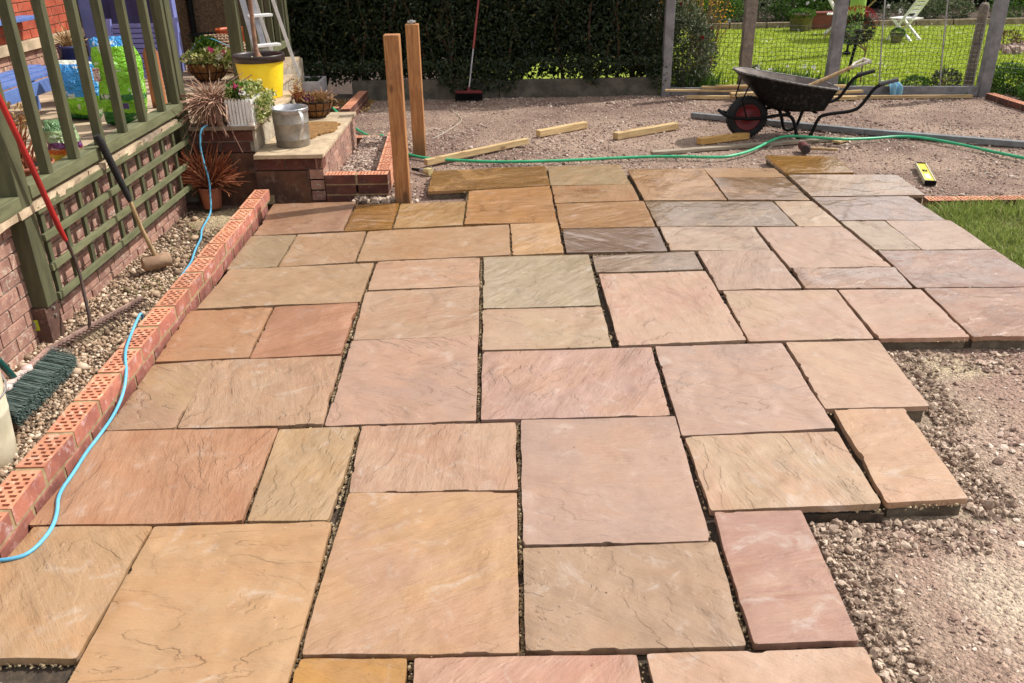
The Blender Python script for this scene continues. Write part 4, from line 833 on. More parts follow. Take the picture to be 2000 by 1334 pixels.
def leafy(label, cat, name, c, rad, n, mt, L, Wd, bloom=None, nb_=0, g_=gh, z0=None, twigs=10, group=None, stretch=(1,1,1), extra=None, blL=.03):
    t = thing(name, (c[0], c[1], z0 if z0 is not None else c[2]-rad[2]), label, cat, group)
    d = sph(n, g_); r = g_.uniform(.35,1,n)**.5; P = np.array(c)+d*r[:,None]*np.array(rad)*(1+.35*(fbm(d[:,0]*2.2+c[0]*9, d[:,2]*2.2+d[:,1], 3, 3)-.5)[:,None]*2)
    P[:,2] = np.maximum(P[:,2], (z0 if z0 is not None else c[2]-rad[2])+.005)
    leaves('foliage', P, d+g_.normal(0,.6,(n,3))+[0,0,.25], g_.uniform(L*.6,L*1.3,n), g_.uniform(Wd*.7,Wd*1.3,n), mt, g_, t, W[t.name])
    if bloom is not None and nb_:
        d = sph(nb_, g_, .3); P = np.repeat(np.array(c)+d*np.array(rad)*1.02, 7, 0); leaves('blooms', P, sph(nb_*7, g_, .3), blL*.6, blL*.5, bloom, g_, t, W[t.name], droop=.1)
    b = MB(); zb = z0 if z0 is not None else c[2]-rad[2]
    for i in range(twigs):
        e = np.array(c)+sph(1, g_, .4)[0]*np.array(rad)*.85; m_ = ((c[0]+e[0])/2, (c[1]+e[1])/2, zb+(e[2]-zb)*.6)
        b.tube([(c[0]+random.gauss(0,.02), c[1]+random.gauss(0,.02), zb), m_, tuple(e)], [.006,.004,.002], 5)
    if b.v: b.build('stems', MBARK, t)
    return t
# mixed shrub between the hedge end and the second fence post
sh = leafy('shrub with dark red blooms at the hedge end, just right of the first fence post', 'shrub', 'flowering_shrub', (2.22,10.82,.42), (.34,.30,.52), 3400, MLEAFM, .06, .026, MFLR, 12, blL=.055, z0=-.06)
leafy('orange-tinged leafy shrub at the hedge end just left of the first fence post', 'shrub', 'flowering_shrub', (1.88,10.82,.75), (.26,.25,.7), 2600, MLEAFM, .05, .024, MFLY, 9, blL=.045, z0=-.06)
tw = thing('twiggy_shrub', (2.6, 11.3, -.06), 'upright bare brown twiggy shrub behind the mesh left of the second fence post', 'shrub')
b = MB()
for i in range(90):
    a = random.uniform(0, 6.28); l = random.uniform(.1,.55); h = random.uniform(.5,1.35); x, y = 2.55+random.gauss(0,.05), 11.3+random.gauss(0,.05)
    b.tube([(x,y,-.06),(x+math.cos(a)*l*.4,y+math.sin(a)*l*.4,h*.5),(x+math.cos(a)*l,y+math.sin(a)*l,h)], [.006,.004,.0015], 4)
q = b.build('twigs', M('brown_twig', lin(140,112,78), lin(110,84,58), 30, .9, 0), tw); q['kind'] = 'stuff'
n = 420; d = sph(n, gh, .5); leaves('young_leaves', np.array([2.55,11.3,.75])+d*[.38,.38,.5]*gh.uniform(.5,1,(n,1)), sph(n,gh), .03, .015, MFLY, gh, tw, W[tw.name])

fence = thing('mesh_fence', (3.7, 10.2, -.06), 'garden fence of grey concrete posts with green plastic mesh and a gravel board', 'fence')
def cpost(x, y, w, z1, mt, lean=0.0):
    b = MB(); b.box(x-w/2, x+w/2, y, y+w*.95, -.1, z1)
    return b.build('concrete_post', mt, fence, bevel=.008)
cpost(1.955, 10.44, .105, 1.5, MCON); cpost(2.86, 10.36, .125, 1.5, MCONY); cpost(3.83, 10.20, .125, 1.5, MCON); cpost(5.50, 9.97, .120, 1.5, MCON)
gb = MB(); gb.bar((3.90,10.21,-.012), (5.44,10.02,-.012), .05, .112); gb.build('gravel_board', MCON, fence, bevel=.004)
gb = MB(); gb.bar((2.02,10.50,-.03), (3.76,10.26,-.03), .05, .09); gb.build('gravel_board', MCON, fence, bevel=.004)
def netting(a, b_, z0, z1, name='netting', cell=.047):
    a, b_ = Vector(a), Vector(b_); L = (b_-a).length; nx_ = int(L/cell); nz = int((z1-z0)/cell); V, F = [], []
    d = (b_-a).normalized(); nrm = Vector((d.y, -d.x, 0))
    def P(i, j):
        u, v = i/nx_, j/nz; w = .012*math.sin(u*9+v*3)+.008*math.sin(v*13+u*31)
        return a+d*(u*L+.006*math.sin(j*.9+i*.2))+nrm*w+Vector((0,0,z0+(z1-z0)*v+.010*math.sin(i*.55+a.x)-.02*math.sin(u*math.pi)*v))
    def strip(pts, vert):
        w = .0042; s = (d if vert else Vector((0,0,1)))*w
        o = len(V)
        for p in pts: V.append(p-s/2); V.append(p+s/2); V.append(p+nrm*w)
        for k in range(len(pts)-1):
            q = o+3*k
            F.extend([(q,q+1,q+4,q+3),(q+1,q+2,q+5,q+4),(q+2,q,q+3,q+5)])
    for i in range(nx_+1): strip([P(i, j) for j in range(0, nz+1)], True)
    for j in range(nz+1): strip([P(i, j) for i in range(0, nx_+1)], False)
    me = bpy.data.meshes.new(name); me.from_pydata([tuple(v-W['mesh_fence']) for v in V], [], F); me.materials.append(MNET)
    o = link(name, me, fence, W['mesh_fence']); return o
netting((2.0,10.56,0), (2.80,10.47,0), -.02, .77); netting((2.92,10.46,0), (3.77,10.33,0), -.02, .71)
netting((3.89,10.31,0), (5.44,10.10,0), .04, .70); netting((5.56,10.12,0), (7.4,9.7,0), -.02, .68)
for x, y, x2 in ((4.40,10.235,4.27),(5.06,10.13,4.92)):
    b = MB(); b.tube([(x,y,-.05),((x+x2)/2+.006,y,.5),(x2,y,1.35)], .009, 8); b.build('steel_stake', MALU, fence)
rp = MB(); rp.lathe((5.50,10.36,-.08), [(.058,0),(.056,.5),(.054,.93),(.048,.965),(.03,.985),(.001,.99)], 20); rp.build('round_post', MCONY, None, label='short round-topped weathered post just behind the rightmost concrete fence post', cat='post')

# plants along the foot of the mesh fence
def strappy(label, cat, c, n, H, spread, mt, bloom=None, w=.014, nbl=6):
    t = thing('leafy_plant', (c[0], c[1], c[2]), label, cat)
    P = np.stack([c[0]+gh.normal(0,spread,n), c[1]+gh.normal(0,spread*.6,n), np.full(n, c[2])],1)
    o = blades('leaf_blades', P, H*gh.uniform(.55,1.15,n), w, mt, gh, .35, t, W[t.name])
    if bloom is not None: 
        q = np.repeat(P[:nbl]+[0,0,H*.95], 6, 0); leaves('blooms', q, sph(len(q), gh, .3), .035, .03, bloom, gh, t, W[t.name])
    return t
strappy('tuft of strappy daffodil leaves behind the mesh, left of the second fence post', 'plant', (2.45,10.68,-.05), 130, .26, .12, MLEAFG)
strappy('broad strappy clump with white flowers behind the mesh, directly above the barrow tub', 'plant', (3.32,10.52,-.05), 230, .28, .17, MLEAFG, MFLW, .02)
strappy('low strappy clump behind the mesh just left of the third concrete fence post', 'plant', (3.62,10.48,-.05), 90, .24, .08, MLEAFG, None, .018)
strappy('strappy clump behind the mesh just right of the third concrete fence post', 'plant', (4.02,10.45,-.05), 90, .22, .09, MLEAFG, None, .018)
leafy('small pink-leaved perennial behind the mesh just right of the second fence post', 'plant', 'leafy_plant', (3.02,10.62,.08), (.13,.1,.15), 420, MLEAFM, .035, .02)
leafy('low round green mound between the two steel stakes of the mesh', 'plant', 'leafy_plant', (4.86,10.34,.03), (.17,.11,.10), 800, MLEAFG, .028, .018)
leafy('silvery variegated perennial left of the round-topped post', 'plant', 'leafy_plant', (5.22,10.36,.06), (.17,.11,.14), 700, MLEAFM, .035, .02)
leafy('bushy green perennial right of the last concrete fence post', 'plant', 'leafy_plant', (5.95,10.2,.06), (.28,.28,.19), 1900, MLEAFG, .045, .022)
leafy('dense green perennials at the right edge of the picture behind the brick edging', 'plant', 'leafy_plant', (5.98,9.45,.02), (.26,.5,.15), 2200, MLEAFG, .045, .022)
n = 700; xx = 2.1+5*gh.uniform(0,1,n); yy = 10.62-.145*(xx-2)+gh.normal(0,.05,n)
o = leaves('border_weeds', np.stack([xx, yy, -.05+0*xx],1), sph(n, gh, .8), .06, .03, MLEAFG, gh); tag(o, 'low weeds growing along the foot of the mesh fence', 'weeds')

# ------------------------------------------------------------------ neighbouring garden
bedg = sheet('flower_bed', 3.0, 16, 17.6, 24, .4, lambda X, Y: .0*X-.02+.06*(fbm(X, Y, 4, 3)), None, MSOILB)
eb = thing('lawn_edging', (6, 17.6, -.06), 'low pale edging along the far side of the neighbouring lawn', 'edging')
for i in range(16):
    b = MB(); b.box(3.0+i*.72, 3.69+i*.72, 17.48, 17.6, -.08, .05); b.build('edging_stone', MCAPD, eb)
fh = thing('far_hedge', (9, 20.5, -.06), 'tall very dark hedge closing the far end of the neighbouring garden', 'hedge')
n = 26000; x = 2.5+15*gh.uniform(0,1,n); z = 0+3.0*gh.uniform(0,1,n); y = 20.2+.5*fbm(x*1.2, z*1.2, 8, 3)+.9*gh.uniform(0,1,n)**2
leaves('foliage', np.stack([x,y,z],1), sph(n, gh)-[0,.4,.3], gh.uniform(.09,.17,n), gh.uniform(.05,.09,n), MLEAFD, gh, fh, W[fh.name])
n = 9000; x = 2.5+15*gh.uniform(0,1,n); z = 0+2.9*gh.uniform(0,1,n); y = 21.4+.5*gh.uniform(0,1,n)
leaves('inner_foliage', np.stack([x,y,z],1), sph(n, gh), gh.uniform(.2,.3,n), gh.uniform(.12,.2,n), MLEAFD, gh, fh, W[fh.name])
def border(label, c, rad, n, mt, L=.07, bloom=None, nbl=0): return leafy(label, 'plant', 'border_plant', c, rad, n, mt, L, L*.45, bloom, nbl, gh, z0=-.02, twigs=4, group=None, blL=.09)
border('long low green plants filling the far flower bed behind the second fence post bay', (5.3,18.4,.22), (1.0,.45,.32), 2600, MLEAFM)
border('bright green clump in the far flower bed directly above the stone planter', (5.9,18.1,.25), (.5,.35,.3), 1300, MLEAFG)
border('tall green white-flowered clump behind the red-brown trough', (6.3,17.9,.35), (.45,.3,.38), 1500, MLEAFG, .08, MFLW, 12)
border('dark green plants with white flowers in the far bed left of the second post', (4.25,18.0,.28), (.5,.35,.38), 1400, MLEAFG, .08, MFLW, 10)
border('broad silvery green mound in the far bed left of the round-topped post', (8.75,17.95,.18), (.62,.3,.26), 2000, MLEAFM, .06)
border('small dark plants in the far bed right of the right garden chair', (7.95,18.1,.12), (.35,.25,.2), 600, MLEAFM, .06, MFLW, 6)
border('white-flowered green clump at the back of the far bed right of the garden chair', (9.1,19.1,.3), (.3,.25,.35), 700, MLEAFG, .08, MFLW, 4)
border('dark leafy plants in the far bed behind the last concrete fence post', (10.4,18.0,.2), (.7,.35,.3), 1400, MLEAFG)
def chair(label, c, rz, S=.80):
    t = thing('folding_chair', (c[0], c[1], c[2]), label, 'garden chair', 'pale wooden folding chairs on the neighbouring lawn'); t.rotation_euler = (0,0,0)
    cs, sn = math.cos(rz), math.sin(rz)
    f = lambda x, y, z: (c[0]+(x*cs-y*sn)*S*1.15, c[1]+(x*sn+y*cs)*S*1.15, c[2]+z*S)
    W[t.name] = Vector(c)
    for s in (-.19, .19):
        b = MB(); b.bar(f(-.22,s,0), f(.26,s,.86), .05, .03); b.build('back_upright', MWHT, t)
        b = MB(); b.bar(f(.22,s*.88,0), f(-.20,s*.88,.43), .05, .03); b.build('leg', MWHT, t)
    for i in range(7):
        x = -.22+i*.065; b = MB(); b.bar(f(x,-.2,.43), f(x,.2,.43), .05, .015); b.build('seat_slat', MWHT, t)
    for z in (.56,.64,.72,.80):
        x = -.22+.48*z/.86; b = MB(); b.bar(f(x,-.18,z), f(x,.18,z), .05, .014, up=(1,0,-.5)); b.build('back_slat', MWHT, t)
    for z in (.06,):
        b = MB(); b.bar(f(-.19,-.19,z), f(-.19,.19,z), .022, .02); b.build('crossbar', MALUW, t)
    return t
chair('right-hand pale folding garden chair with a slatted back, on the far lawn', (6.86,15.3,-.05), -.9)
chair('left-hand white folding garden chair beside the pale green parasol, half behind a fence post', (6.05,16.3,-.05), 2.75)
tb_ = thing('garden_table', (5.95,15.5,-.05), 'white folding garden table behind the pale green parasol', 'table'); 
b = MB(); b.box(5.55,6.45,15.25,15.85,.66,.69); b.build('tabletop', MWHT, tb_, bevel=.005)
for s in (15.32,15.78):
    b = MB(); b.bar((5.65,s,-.05),(6.35,s,.66),.03,.02); b.bar((6.35,s+.02,-.05),(5.65,s+.02,.66),.03,.02); b.build('crossed_legs', MWOODH, tb_)
pa = thing('closed_parasol', (5.42,13.6,-.05), 'closed pale green parasol standing on a dark foot in front of the garden table', 'parasol')
b = MB(); b.lathe((5.30,13.6,.10), [(.13,0),(.12,.15),(.115,.5),(.10,1.0),(.07,1.6),(.02,1.9)], 16, tilt=Matrix.Rotation(.04,3,'Y')); b.build('folded_canopy', MPALEG, pa)
b = MB(); b.tube([(5.26,13.6,-.05),(5.32,13.6,2.05)], .02, 8); b.build('pole', MBLK, pa)
b = MB(); b.lathe((5.26,13.6,-.05), [(.06,0),(.06,.03),(.03,.05)], 16); b.build('base', MBLK, pa)
def planter(label, c, r0, r1, h, mt, leaf=MLEAFG, n=300, top=.1, n_=24, name='plant_pot', L=.03):
    t = thing(name, c, label, 'plant pot')
    b = MB(); b.lathe(c, [(r0*.9,0),(r0,.005),(r1,h-.02),(r1*1.05,h-.018),(r1*1.05,h),(r1*.93,h),(r1*.9,h-.02)], n_); b.build('pot', mt, t)
    b = MB(); b.lathe((c[0],c[1],c[2]+h-.022), [(.001,.004),(r1*.91,0)], n_); b.build('soil', MSOIL, t)
    if n:
        d = sph(n, gh, .4); P = np.array([c[0],c[1],c[2]+h])+d*[r1*.95,r1*.95,top]; leaves('foliage', P, d, L, L*.6, leaf, gh, t, W[t.name])
    return t
planter('squat dark pot with a green mound in front of the right-hand garden chair', (6.58,14.95,-.05), .075, .105, .14, MCONY, MLEAFG, 300, .06, 20, L=.035)
planter('square-looking stone planter with low green growth at the far lawn edge', (5.62,16.95,-.05), .2, .22, .3, MCONY, MLEAFG, 500, .06, 4, L=.05)
t = thing('planting_trough', (6.3,17.2,-.05), 'long red-brown trough behind the left garden chair', 'trough'); b = MB(); b.box(5.85,6.95,17.15,17.4,-.05,.22); b.build('trough_body', MREDT, t, bevel=.01); b = MB(); b.box(5.83,6.97,17.13,17.42,.22,.25); b.build('rim', MREDT, t, bevel=.005)
ph = thing('standard_shrub', (4.40,10.95,-.05), 'small lollipop shrub with red young leaves just behind the mesh above the barrow handle', 'shrub')
b = MB(); b.tube([(4.46,10.95,-.05),(4.45,10.95,.2),(4.47,10.95,.34)], [.011,.010,.009], 8)
for i in range(12):
    a = i*.7; b.tube([(4.465,10.95,.33),(4.38+.09*math.cos(a),10.95+.09*math.sin(a),.44),(4.32+.15*math.cos(a),10.95+.15*math.sin(a),.56)], [.006,.004,.002], 5)
b.build('trunk', MBARK, ph)
n = 1500; d = sph(n, gh); P = np.array([4.30,10.95,.58])+d*[.22,.2,.17]*gh.uniform(.3,1,(n,1))**.5; leaves('crown', P, d, .034, .016, MLEAFH, gh, ph, W[ph.name])
n = 190; d = sph(n, gh, .8); P = np.array([4.30,10.95,.64])+d*[.23,.2,.19]; leaves('red_shoots', P, d+[0,0,.7], .036, .014, MREDL, gh, ph, W[ph.name])
dp = MB(); dp.tube([(4.66,11.9,-.05),(4.72,11.9,.42)], .022, 8); dp.lathe((4.72,11.9,.42), [(.022,0),(.06,.02),(.06,.06),(.02,.07)], 12); dp.build('garden_light', MBLK, None, label='short black post light on the lawn behind the third concrete fence post', cat='garden light')
rk = thing('rockery', (7.95,13.6,-.06), 'small rockery bed of pale stones at the right end of the lawn', 'rockery')
b = MB()
for i in range(26):
    c = (7.55+1.2*random.random(), 13.3+.9*random.random(), -.03); b.add([tuple(Vector(c)+Vector(v)*random.uniform(.06,.12)*random.uniform(.8,1.1)) for v in IV], [tuple(f) for f in IF])
b.build('stones', M('pink_rock', lin(176,150,136), lin(140,112,104), 9, .95, .8, 30, .02), rk)['kind'] = 'stuff'
leafy('dark reddish low mound with one purple spike on the rockery', 'plant', 'leafy_plant', (7.85,13.95,.08), (.24,.2,.13), 500, attr_mat('brown_leaf', [(0, lin(72,52,36)), (1, lin(140,108,50))], .7, 0), .04, .02)

# ------------------------------------------------------------------ timber lying on the yard
def timber(label, a, b_, w, h, mt, name='timber_batten', group='loose timber battens on the crushed stone', zoff=0):
    a, b_ = Vector(a), Vector(b_); d = (b_-a).normalized(); m_ = MB(); m_.bar(a+Vector((0,0,h/2)), b_+Vector((0,0,h/2)), w, h)
    c = (a+b_)/2; me_o = m_.build(name, mt, None, origin=tuple(c), label=label, cat='timber', group=group, bevel=.0025)
    an = math.atan2(d.y, d.x)                                        # grain runs along the local x axis
    for v in me_o.data.vertices: v.co = Matrix.Rotation(-an, 3, 'Z')@v.co
    me_o.rotation_euler = (0,0,an); return me_o
timber('square yellow batten lying beside the green hose, its near end by the farther brown post', (-.645,7.235,-.055), (.235,7.94,-.045), .05, .05, MWX)
timber('short square batten lying alone in the middle of the yard', (.35,8.30,-.062), (.84,8.68,-.062), .065, .06, MWX)
timber('thicker pale yellow batten lying left of the wheelbarrow', (1.07,8.13,-.062), (1.72,8.55,-.062), .075, .06, MWX)
timber('orange-stained batten chocked under the barrow wheel', (1.80,7.86,-.064), (2.30,8.07,-.064), .07, .055, wood('orange_pine', lin(214,172,104), lin(184,136,76), lin(96,60,34), (1,12,12)))
timber('long grey weathered board lying under the wheelbarrow', (1.31,7.50,-.064), (3.11,7.93,-.064), .07, .028, MWG)
timber('short pale offcut at the right end of the long grey board', (3.03,7.79,-.060), (3.17,7.91,-.060), .08, .02, MWX)
rl = MB(); rl.bar((1.985,9.08,-.034),(3.43,8.13,-.034),.07,.05); rl.bar((3.4301,8.1299,-.034),(5.1,7.21,-.034),.07,.05)
rl.build('metal_rail', MGREYR, None, label='long grey metal rail lying across the yard behind the wheelbarrow', cat='rail', bevel=.003)
GP = 'fence boards piled along the concrete fence'
for lab, a, b_, z, w, h in (
 ('long board in the pile, lowest and nearest, left of the barrow wheel', (2.15,10.20), (2.95,10.06), -.064, .05, .035),
 ('board on top of the pile sloping up to the second fence post', (2.35,10.33), (3.2,10.18), .03, .07, .02),
 ('long thin board reaching furthest left in the pile by the first fence post', (1.93,10.37), (2.75,10.22), -.005, .055, .022),
 ('stubby pale board crossing the front of the pile behind the barrow wheel', (2.62,10.03), (3.35,10.08), -.02, .08, .04),
 ('board in the pile hidden partly behind the barrow tub', (2.5,10.26), (3.7,10.12), .052, .06, .02),
 ('short board end showing right of the barrow tub, lowest', (3.3,9.93), (4.02,9.92), -.064, .055, .04),
 ('board end resting on the pile right of the barrow tub, topmost', (3.35,10.08), (3.93,10.05), .05, .06, .03),
 ('long thin yellow board along the foot of the gravel board, below the blue cloth', (3.6,10.02), (5.32,9.89), -.064, .045, .035),
 ('middle board of the pile right of the barrow tub, slanting up', (3.25,9.98), (4.15,10.10), -.018, .05, .028)):
    timber(lab, (a[0],a[1],z), (b_[0],b_[1],z+.004), w, h, MWX, 'fence_board', GP)

# ------------------------------------------------------------------ wheelbarrow with shovel
bw = thing('wheelbarrow', (2.6, 8.1, -.062), 'black builder\'s wheelbarrow with a red wheel, parked on the crushed stone', 'wheelbarrow')
YC = 8.12
wh = MB(); wc = Vector((2.29, YC, .125)); rot = Matrix.Rotation(math.pi/2, 3, 'X')
def wl(prof, mt, name, par, n=36):
    b = MB(); b.lathe(wc, prof, n, tilt=rot); return b.build(name, mt, par)
wheel = wl([(.125,-.045),(.155,-.052),(.178,-.042),(.188,-.018),(.190,0),(.188,.018),(.178,.042),(.155,.052),(.125,.045),(.118,.03),(.118,-.03),(.125,-.045)], MRUB, 'wheel', bw)
wl([(.001,-.030),(.03,-.032),(.05,-.018),(.085,-.016),(.110,-.036),(.120,-.038),(.119,0),(.12,.038),(.110,.036),(.085,.016),(.05,.018),(.03,.032),(.001,.030)], MRED, 'rim', wheel)
b = MB()
for i in range(40):
    a = i*2*math.pi/40
    for s in (-1,1):
        p = wc+rot@Vector((math.cos(a)*.186, math.sin(a)*.186, s*.022)); b.bar(p+Vector((0,-.012,0)), p+Vector((0,.012,0)), .012, .008, up=(math.cos(a),0,math.sin(a)))
b.build('tread_blocks', MRUB, wheel)['kind'] = 'stuff'
# tub: rows of rings from rim to floor, open on top
rim = [(2.125,.0,.553),(2.17,-.17,.545),(2.32,-.27,.520),(2.60,-.31,.468),(2.86,-.31,.425),(3.00,-.29,.402),(3.055,-.15,.395),(3.06,0,.394)]
flo = [(2.46,.0,.215),(2.47,-.12,.212),(2.51,-.20,.206),(2.66,-.235,.200),(2.82,-.235,.200),(2.925,-.215,.200),(2.955,-.12,.201),(2.957,0,.201)]
def ring(pts): return pts+[(x, -y, z) for x, y, z in reversed(pts[1:-1])]
def lerp(a, b, t): return [tuple(p*(1-t)+q*t for p, q in zip(u, v)) for u, v in zip(a, b)]
ro, fo = ring(rim), ring(flo); nR = len(ro)
def shell(off, flipn):
    vs = []; lv = [0, .12, .35, .6, .85, .97]
    for t in lv:
        r = lerp(ro, fo, t)
        for x, y, z in r: vs.append((x+(2.68-x)*off*3, YC+y*(1-off*8), z+(off*2.2 if t > .9 else 0)))
    fs = [(i*nR+j, i*nR+(j+1) % nR, (i+1)*nR+(j+1) % nR, (i+1)*nR+j) for i in range(len(lv)-1) for j in range(nR)]+[tuple((len(lv)-1)*nR+j for j in range(nR))]
    return vs, [tuple(reversed(f)) for f in fs] if flipn else fs
b = MB(); vs, fs = shell(0, False); b.add(vs, fs, True); tub = b.build('tub', M('cement_splashed_black_steel', lin(14,14,16), lin(9,9,10), 14, .55, .2, 60, .002, spec=.2, c3=lin(84,80,76), spots=.45), bw)
b = MB(); vs, fs = shell(.008, True); b.add(vs, fs, True); b.build('tub_lining', MTUBI, tub)
b = MB(); b.tube([(x, YC+y, z) for x, y, z in ro+[ro[0]]], .009, 8, caps=False); b.build('rolled_rim', M('scuffed_rim', lin(120,116,112), lin(60,58,58), 30, .6, .3, 60, .002), tub)
def frame_side(s):
    y = YC+s*.20; yw = YC+s*.12
    p = [(2.03,YC,.185),(2.035,YC+s*.07,.175),(2.09,yw,.150),(2.2,yw+s*.005,.128),(2.35,yw+s*.01,.128),(2.47,y-s*.04,.155),(2.58,y-s*.01,.180),(2.64,y,.165),(2.68,y+s*.005,.10),(2.705,y+s*.01,-.02),(2.73,y+s*.01,-.052),(2.80,y+s*.01,-.052),(2.835,y+s*.01,-.03),(2.865,y+s*.01,.08),(2.885,y+s*.015,.15),(2.93,y+s*.02,.178),(3.10,y+s*.04,.195),(3.20,y+s*.05,.212),(3.25,y+s*.055,.26),(3.32,y+s*.06,.39),(3.36,y+s*.06,.435),(3.52,y+s*.065,.475)]
    q = []
    for i in range(len(p)-1):
        for k in range(3): q.append(tuple(a*(1-k/3)+b_*k/3 for a, b_ in zip(p[i], p[i+1])))
    q.append(p[-1]); q = [tuple(sum(q[min(max(j+d,0),len(q)-1)][c] for d in (-2,-1,0,1,2))/5 for c in range(3)) for j in range(len(q))]
    b = MB(); b.tube(q, .0155, 12); f = b.build('frame_tube', MBLK, bw)
    b = MB(); b.tube([(3.37,y+s*.06,.440),(3.53,y+s*.065,.478)], .019, 12); b.build('grip', M('grey_grip', lin(84,82,84), lin(70,68,72), 20, .7, .2, 60, .002) if s < 0 else MRUB, f)
frame_side(-1); frame_side(1)
for s in (-1,1):
    b = MB(); b.tube([(2.265,YC+s*.10,.125),(2.20,YC+s*.12,.30),(2.26,YC+s*.17,.49)], .007, 8); b.build('tub_stay', MBLK, bw)
b = MB(); b.tube([(2.29,YC-.13,.125),(2.29,YC+.13,.125)], .009, 8); b.build('axle', MALU, bw)
b = MB(); b.bar((2.62,YC-.2,.187),(2.62,YC+.2,.187),.03,.012); b.bar((2.86,YC-.2,.187),(2.86,YC+.2,.187),.03,.012); b.build('cross_brace', MBLK, bw)
sv = thing('shovel', (3.0, 8.2, .3), 'shovel with a pale wooden shaft and D-grip resting in the wheelbarrow', 'shovel')
b = MB(); b.tube([(2.72,8.17,.33),(2.9,8.17,.405),(3.17,8.17,.523),(3.235,8.17,.552)], [.019,.019,.017,.016], 10); b.build('shaft', MWOODH, sv)
b = MB(); b.tube([(3.22,8.17,.545),(3.27,8.11,.572),(3.355,8.10,.604)], .013, 8); b.tube([(3.22,8.17,.545),(3.27,8.23,.572),(3.355,8.24,.604)], .013, 8); b.tube([(3.355,8.085,.604),(3.355,8.255,.604)], .015, 8); b.build('grip', M('pale_grip', lin(214,206,192), lin(180,172,158), 20, .6, .2), sv)
b = MB(); b.add([(2.72,8.11,.335),(2.72,8.23,.335),(2.50,8.27,.235),(2.42,8.17,.215),(2.50,8.07,.235),(2.72,8.11,.331),(2.72,8.23,.331),(2.50,8.27,.231),(2.42,8.17,.211),(2.50,8.07,.231)], [(0,1,2,3,4),(9,8,7,6,5),(0,5,6,1),(1,6,7,2),(2,7,8,3),(3,8,9,4),(4,9,5,0)]); b.build('blade', MALU, sv)

# ------------------------------------------------------------------ tools, hose, cable, level
def smooth(p, it=2):
    p = [Vector(v) for v in p]
    for _ in range(it):
        q = [p[0]]
        for a, b in zip(p[:-1], p[1:]): q += [a*.75+b*.25, a*.25+b*.75]
        p = q+[p[-1]]
    return p
b = MB(); b.tube(smooth([(x, y-(.04 if 3.2 < x < 4.1 else 0), -.036+.026*(1 if 2.3 < x < 3.15 else 0)) for x, y, z in HOSE]), .0125, 10); b.build('garden_hose', MHOSE, None, label='bright green garden hose winding across the yard behind the patio', cat='hose', group='lengths of green hose')
HL = [(-2.42,10.65,.02),(-2.29,10.45,.03),(-1.95,9.75,.02),(-1.80,9.42,.062),(-1.62,9.05,-.03),(-1.42,8.68,-.05),(-1.24,8.32,-.045),(-1.14,8.02,.03),(-1.09,7.92,.066),(-1.00,7.78,.03),(-.97,7.70,-.03),(-.74,7.50,-.045),(-.60,7.42,-.045),(-.505,7.35,-.045)]
b = MB(); b.tube(smooth(HL), .0125, 10); b.build('garden_hose', MHOSE, None, label='end of the green hose coming from the sink across the brick surround', cat='hose', group='lengths of green hose')
b = MB(); b.tube(smooth([(x,y,-.058) for x,y,z in STRING]), .003, 5); b.build('builders_string', M('white_string', lin(212,202,188), lin(190,178,162), 40, .9, 0), None, label='loose white string curling over the crushed stone behind the brown posts', cat='string')
cab = thing('power_cable', (-1.7, 3.2, -.05), 'light blue cable trailing over the brick kerb and across the near slabs', 'cable')
CB = [(-1.765,3.83,-.05),(-1.755,3.84,.05),(-1.735,3.80,.115),(-1.715,3.68,.112),(-1.688,3.54,.108),(-1.655,3.40,.108),(-1.618,3.30,.112),(-1.585,3.22,.09),(-1.567,3.12,.045),(-1.560,2.99,.016),(-1.560,2.84,.009)]+[(x,y,.008) for x,y,z in CORD[2:]]
CB[11] = (-1.560,2.72,.009); CB[12] = (-1.548,2.60,.009)
b = MB(); b.tube(smooth(CB), .0065, 8); b.build('cable', MCORD, cab)
CU = [(-2.06,6.14,.53),(-2.075,6.06,.522),(-2.09,6.035,.47),(-2.10,6.03,.35),(-2.06,6.00,.18),(-2.07,5.98,.05),(-2.06,5.93,-.03),(-2.045,5.75,-.05),(-2.02,5.55,-.05),(-1.97,5.40,-.05),(-1.95,5.25,-.05),(-1.92,5.08,-.05),(-1.885,4.93,-.05),(-1.87,4.6,-.055),(-1.80,4.2,-.055),(-1.765,3.83,-.05)]
b = MB(); b.tube(smooth(CU), .0065, 8); b.build('cable_run', MCORD, cab)

lv = thing('spirit_level', (3.32,6.62,-.06), 'yellow spirit level lying on the crushed stone beyond the patio corner', 'spirit level')
la, lb_ = Vector((3.395,6.88,-.040)), Vector((3.225,6.33,-.040)); dn = (lb_-la).normalized(); sn_ = Vector((dn.y,-dn.x,0))
MLV = M('yellow_level_paint', lin(228,206,70), lin(214,190,52), 8, .4, .1, 50, .001, c3=lin(170,150,80), spots=.3)
b = MB(); b.bar(la, lb_, .066, .022)
lvb = b.build('level_body', MLV, lv, bevel=.002)
for s in (-1,1):
    b = MB(); b.bar(la+sn_*s*.036, lb_+sn_*s*.036, .007, .034); b.build('edge_rail', M('pale_level_edge', lin(206,204,170), lin(186,184,150), 10, .4, .1), lv)
for t_, n_ in ((.0,'end_cap'),(1.0,'end_cap')):
    p = la.lerp(lb_, t_); b = MB(); b.bar(p-dn*.007, p+dn*.007, .080, .036); b.build(n_, MBLK, lv)
p = la.lerp(lb_, .42); b = MB(); b.bar(p-dn*.030+Vector((0,0,.0120)), p+dn*.030+Vector((0,0,.0120)), .036, .002); w_ = b.build('vial_window', MBLK, lv)
b = MB(); b.tube([p-dn*.02+Vector((0,0,.0135)), p+dn*.02+Vector((0,0,.0135))], .006, 10); b.build('vial', MLEAFG and M('green_vial', lin(150,200,80), lin(130,190,70), 20, .2, 0), w_)
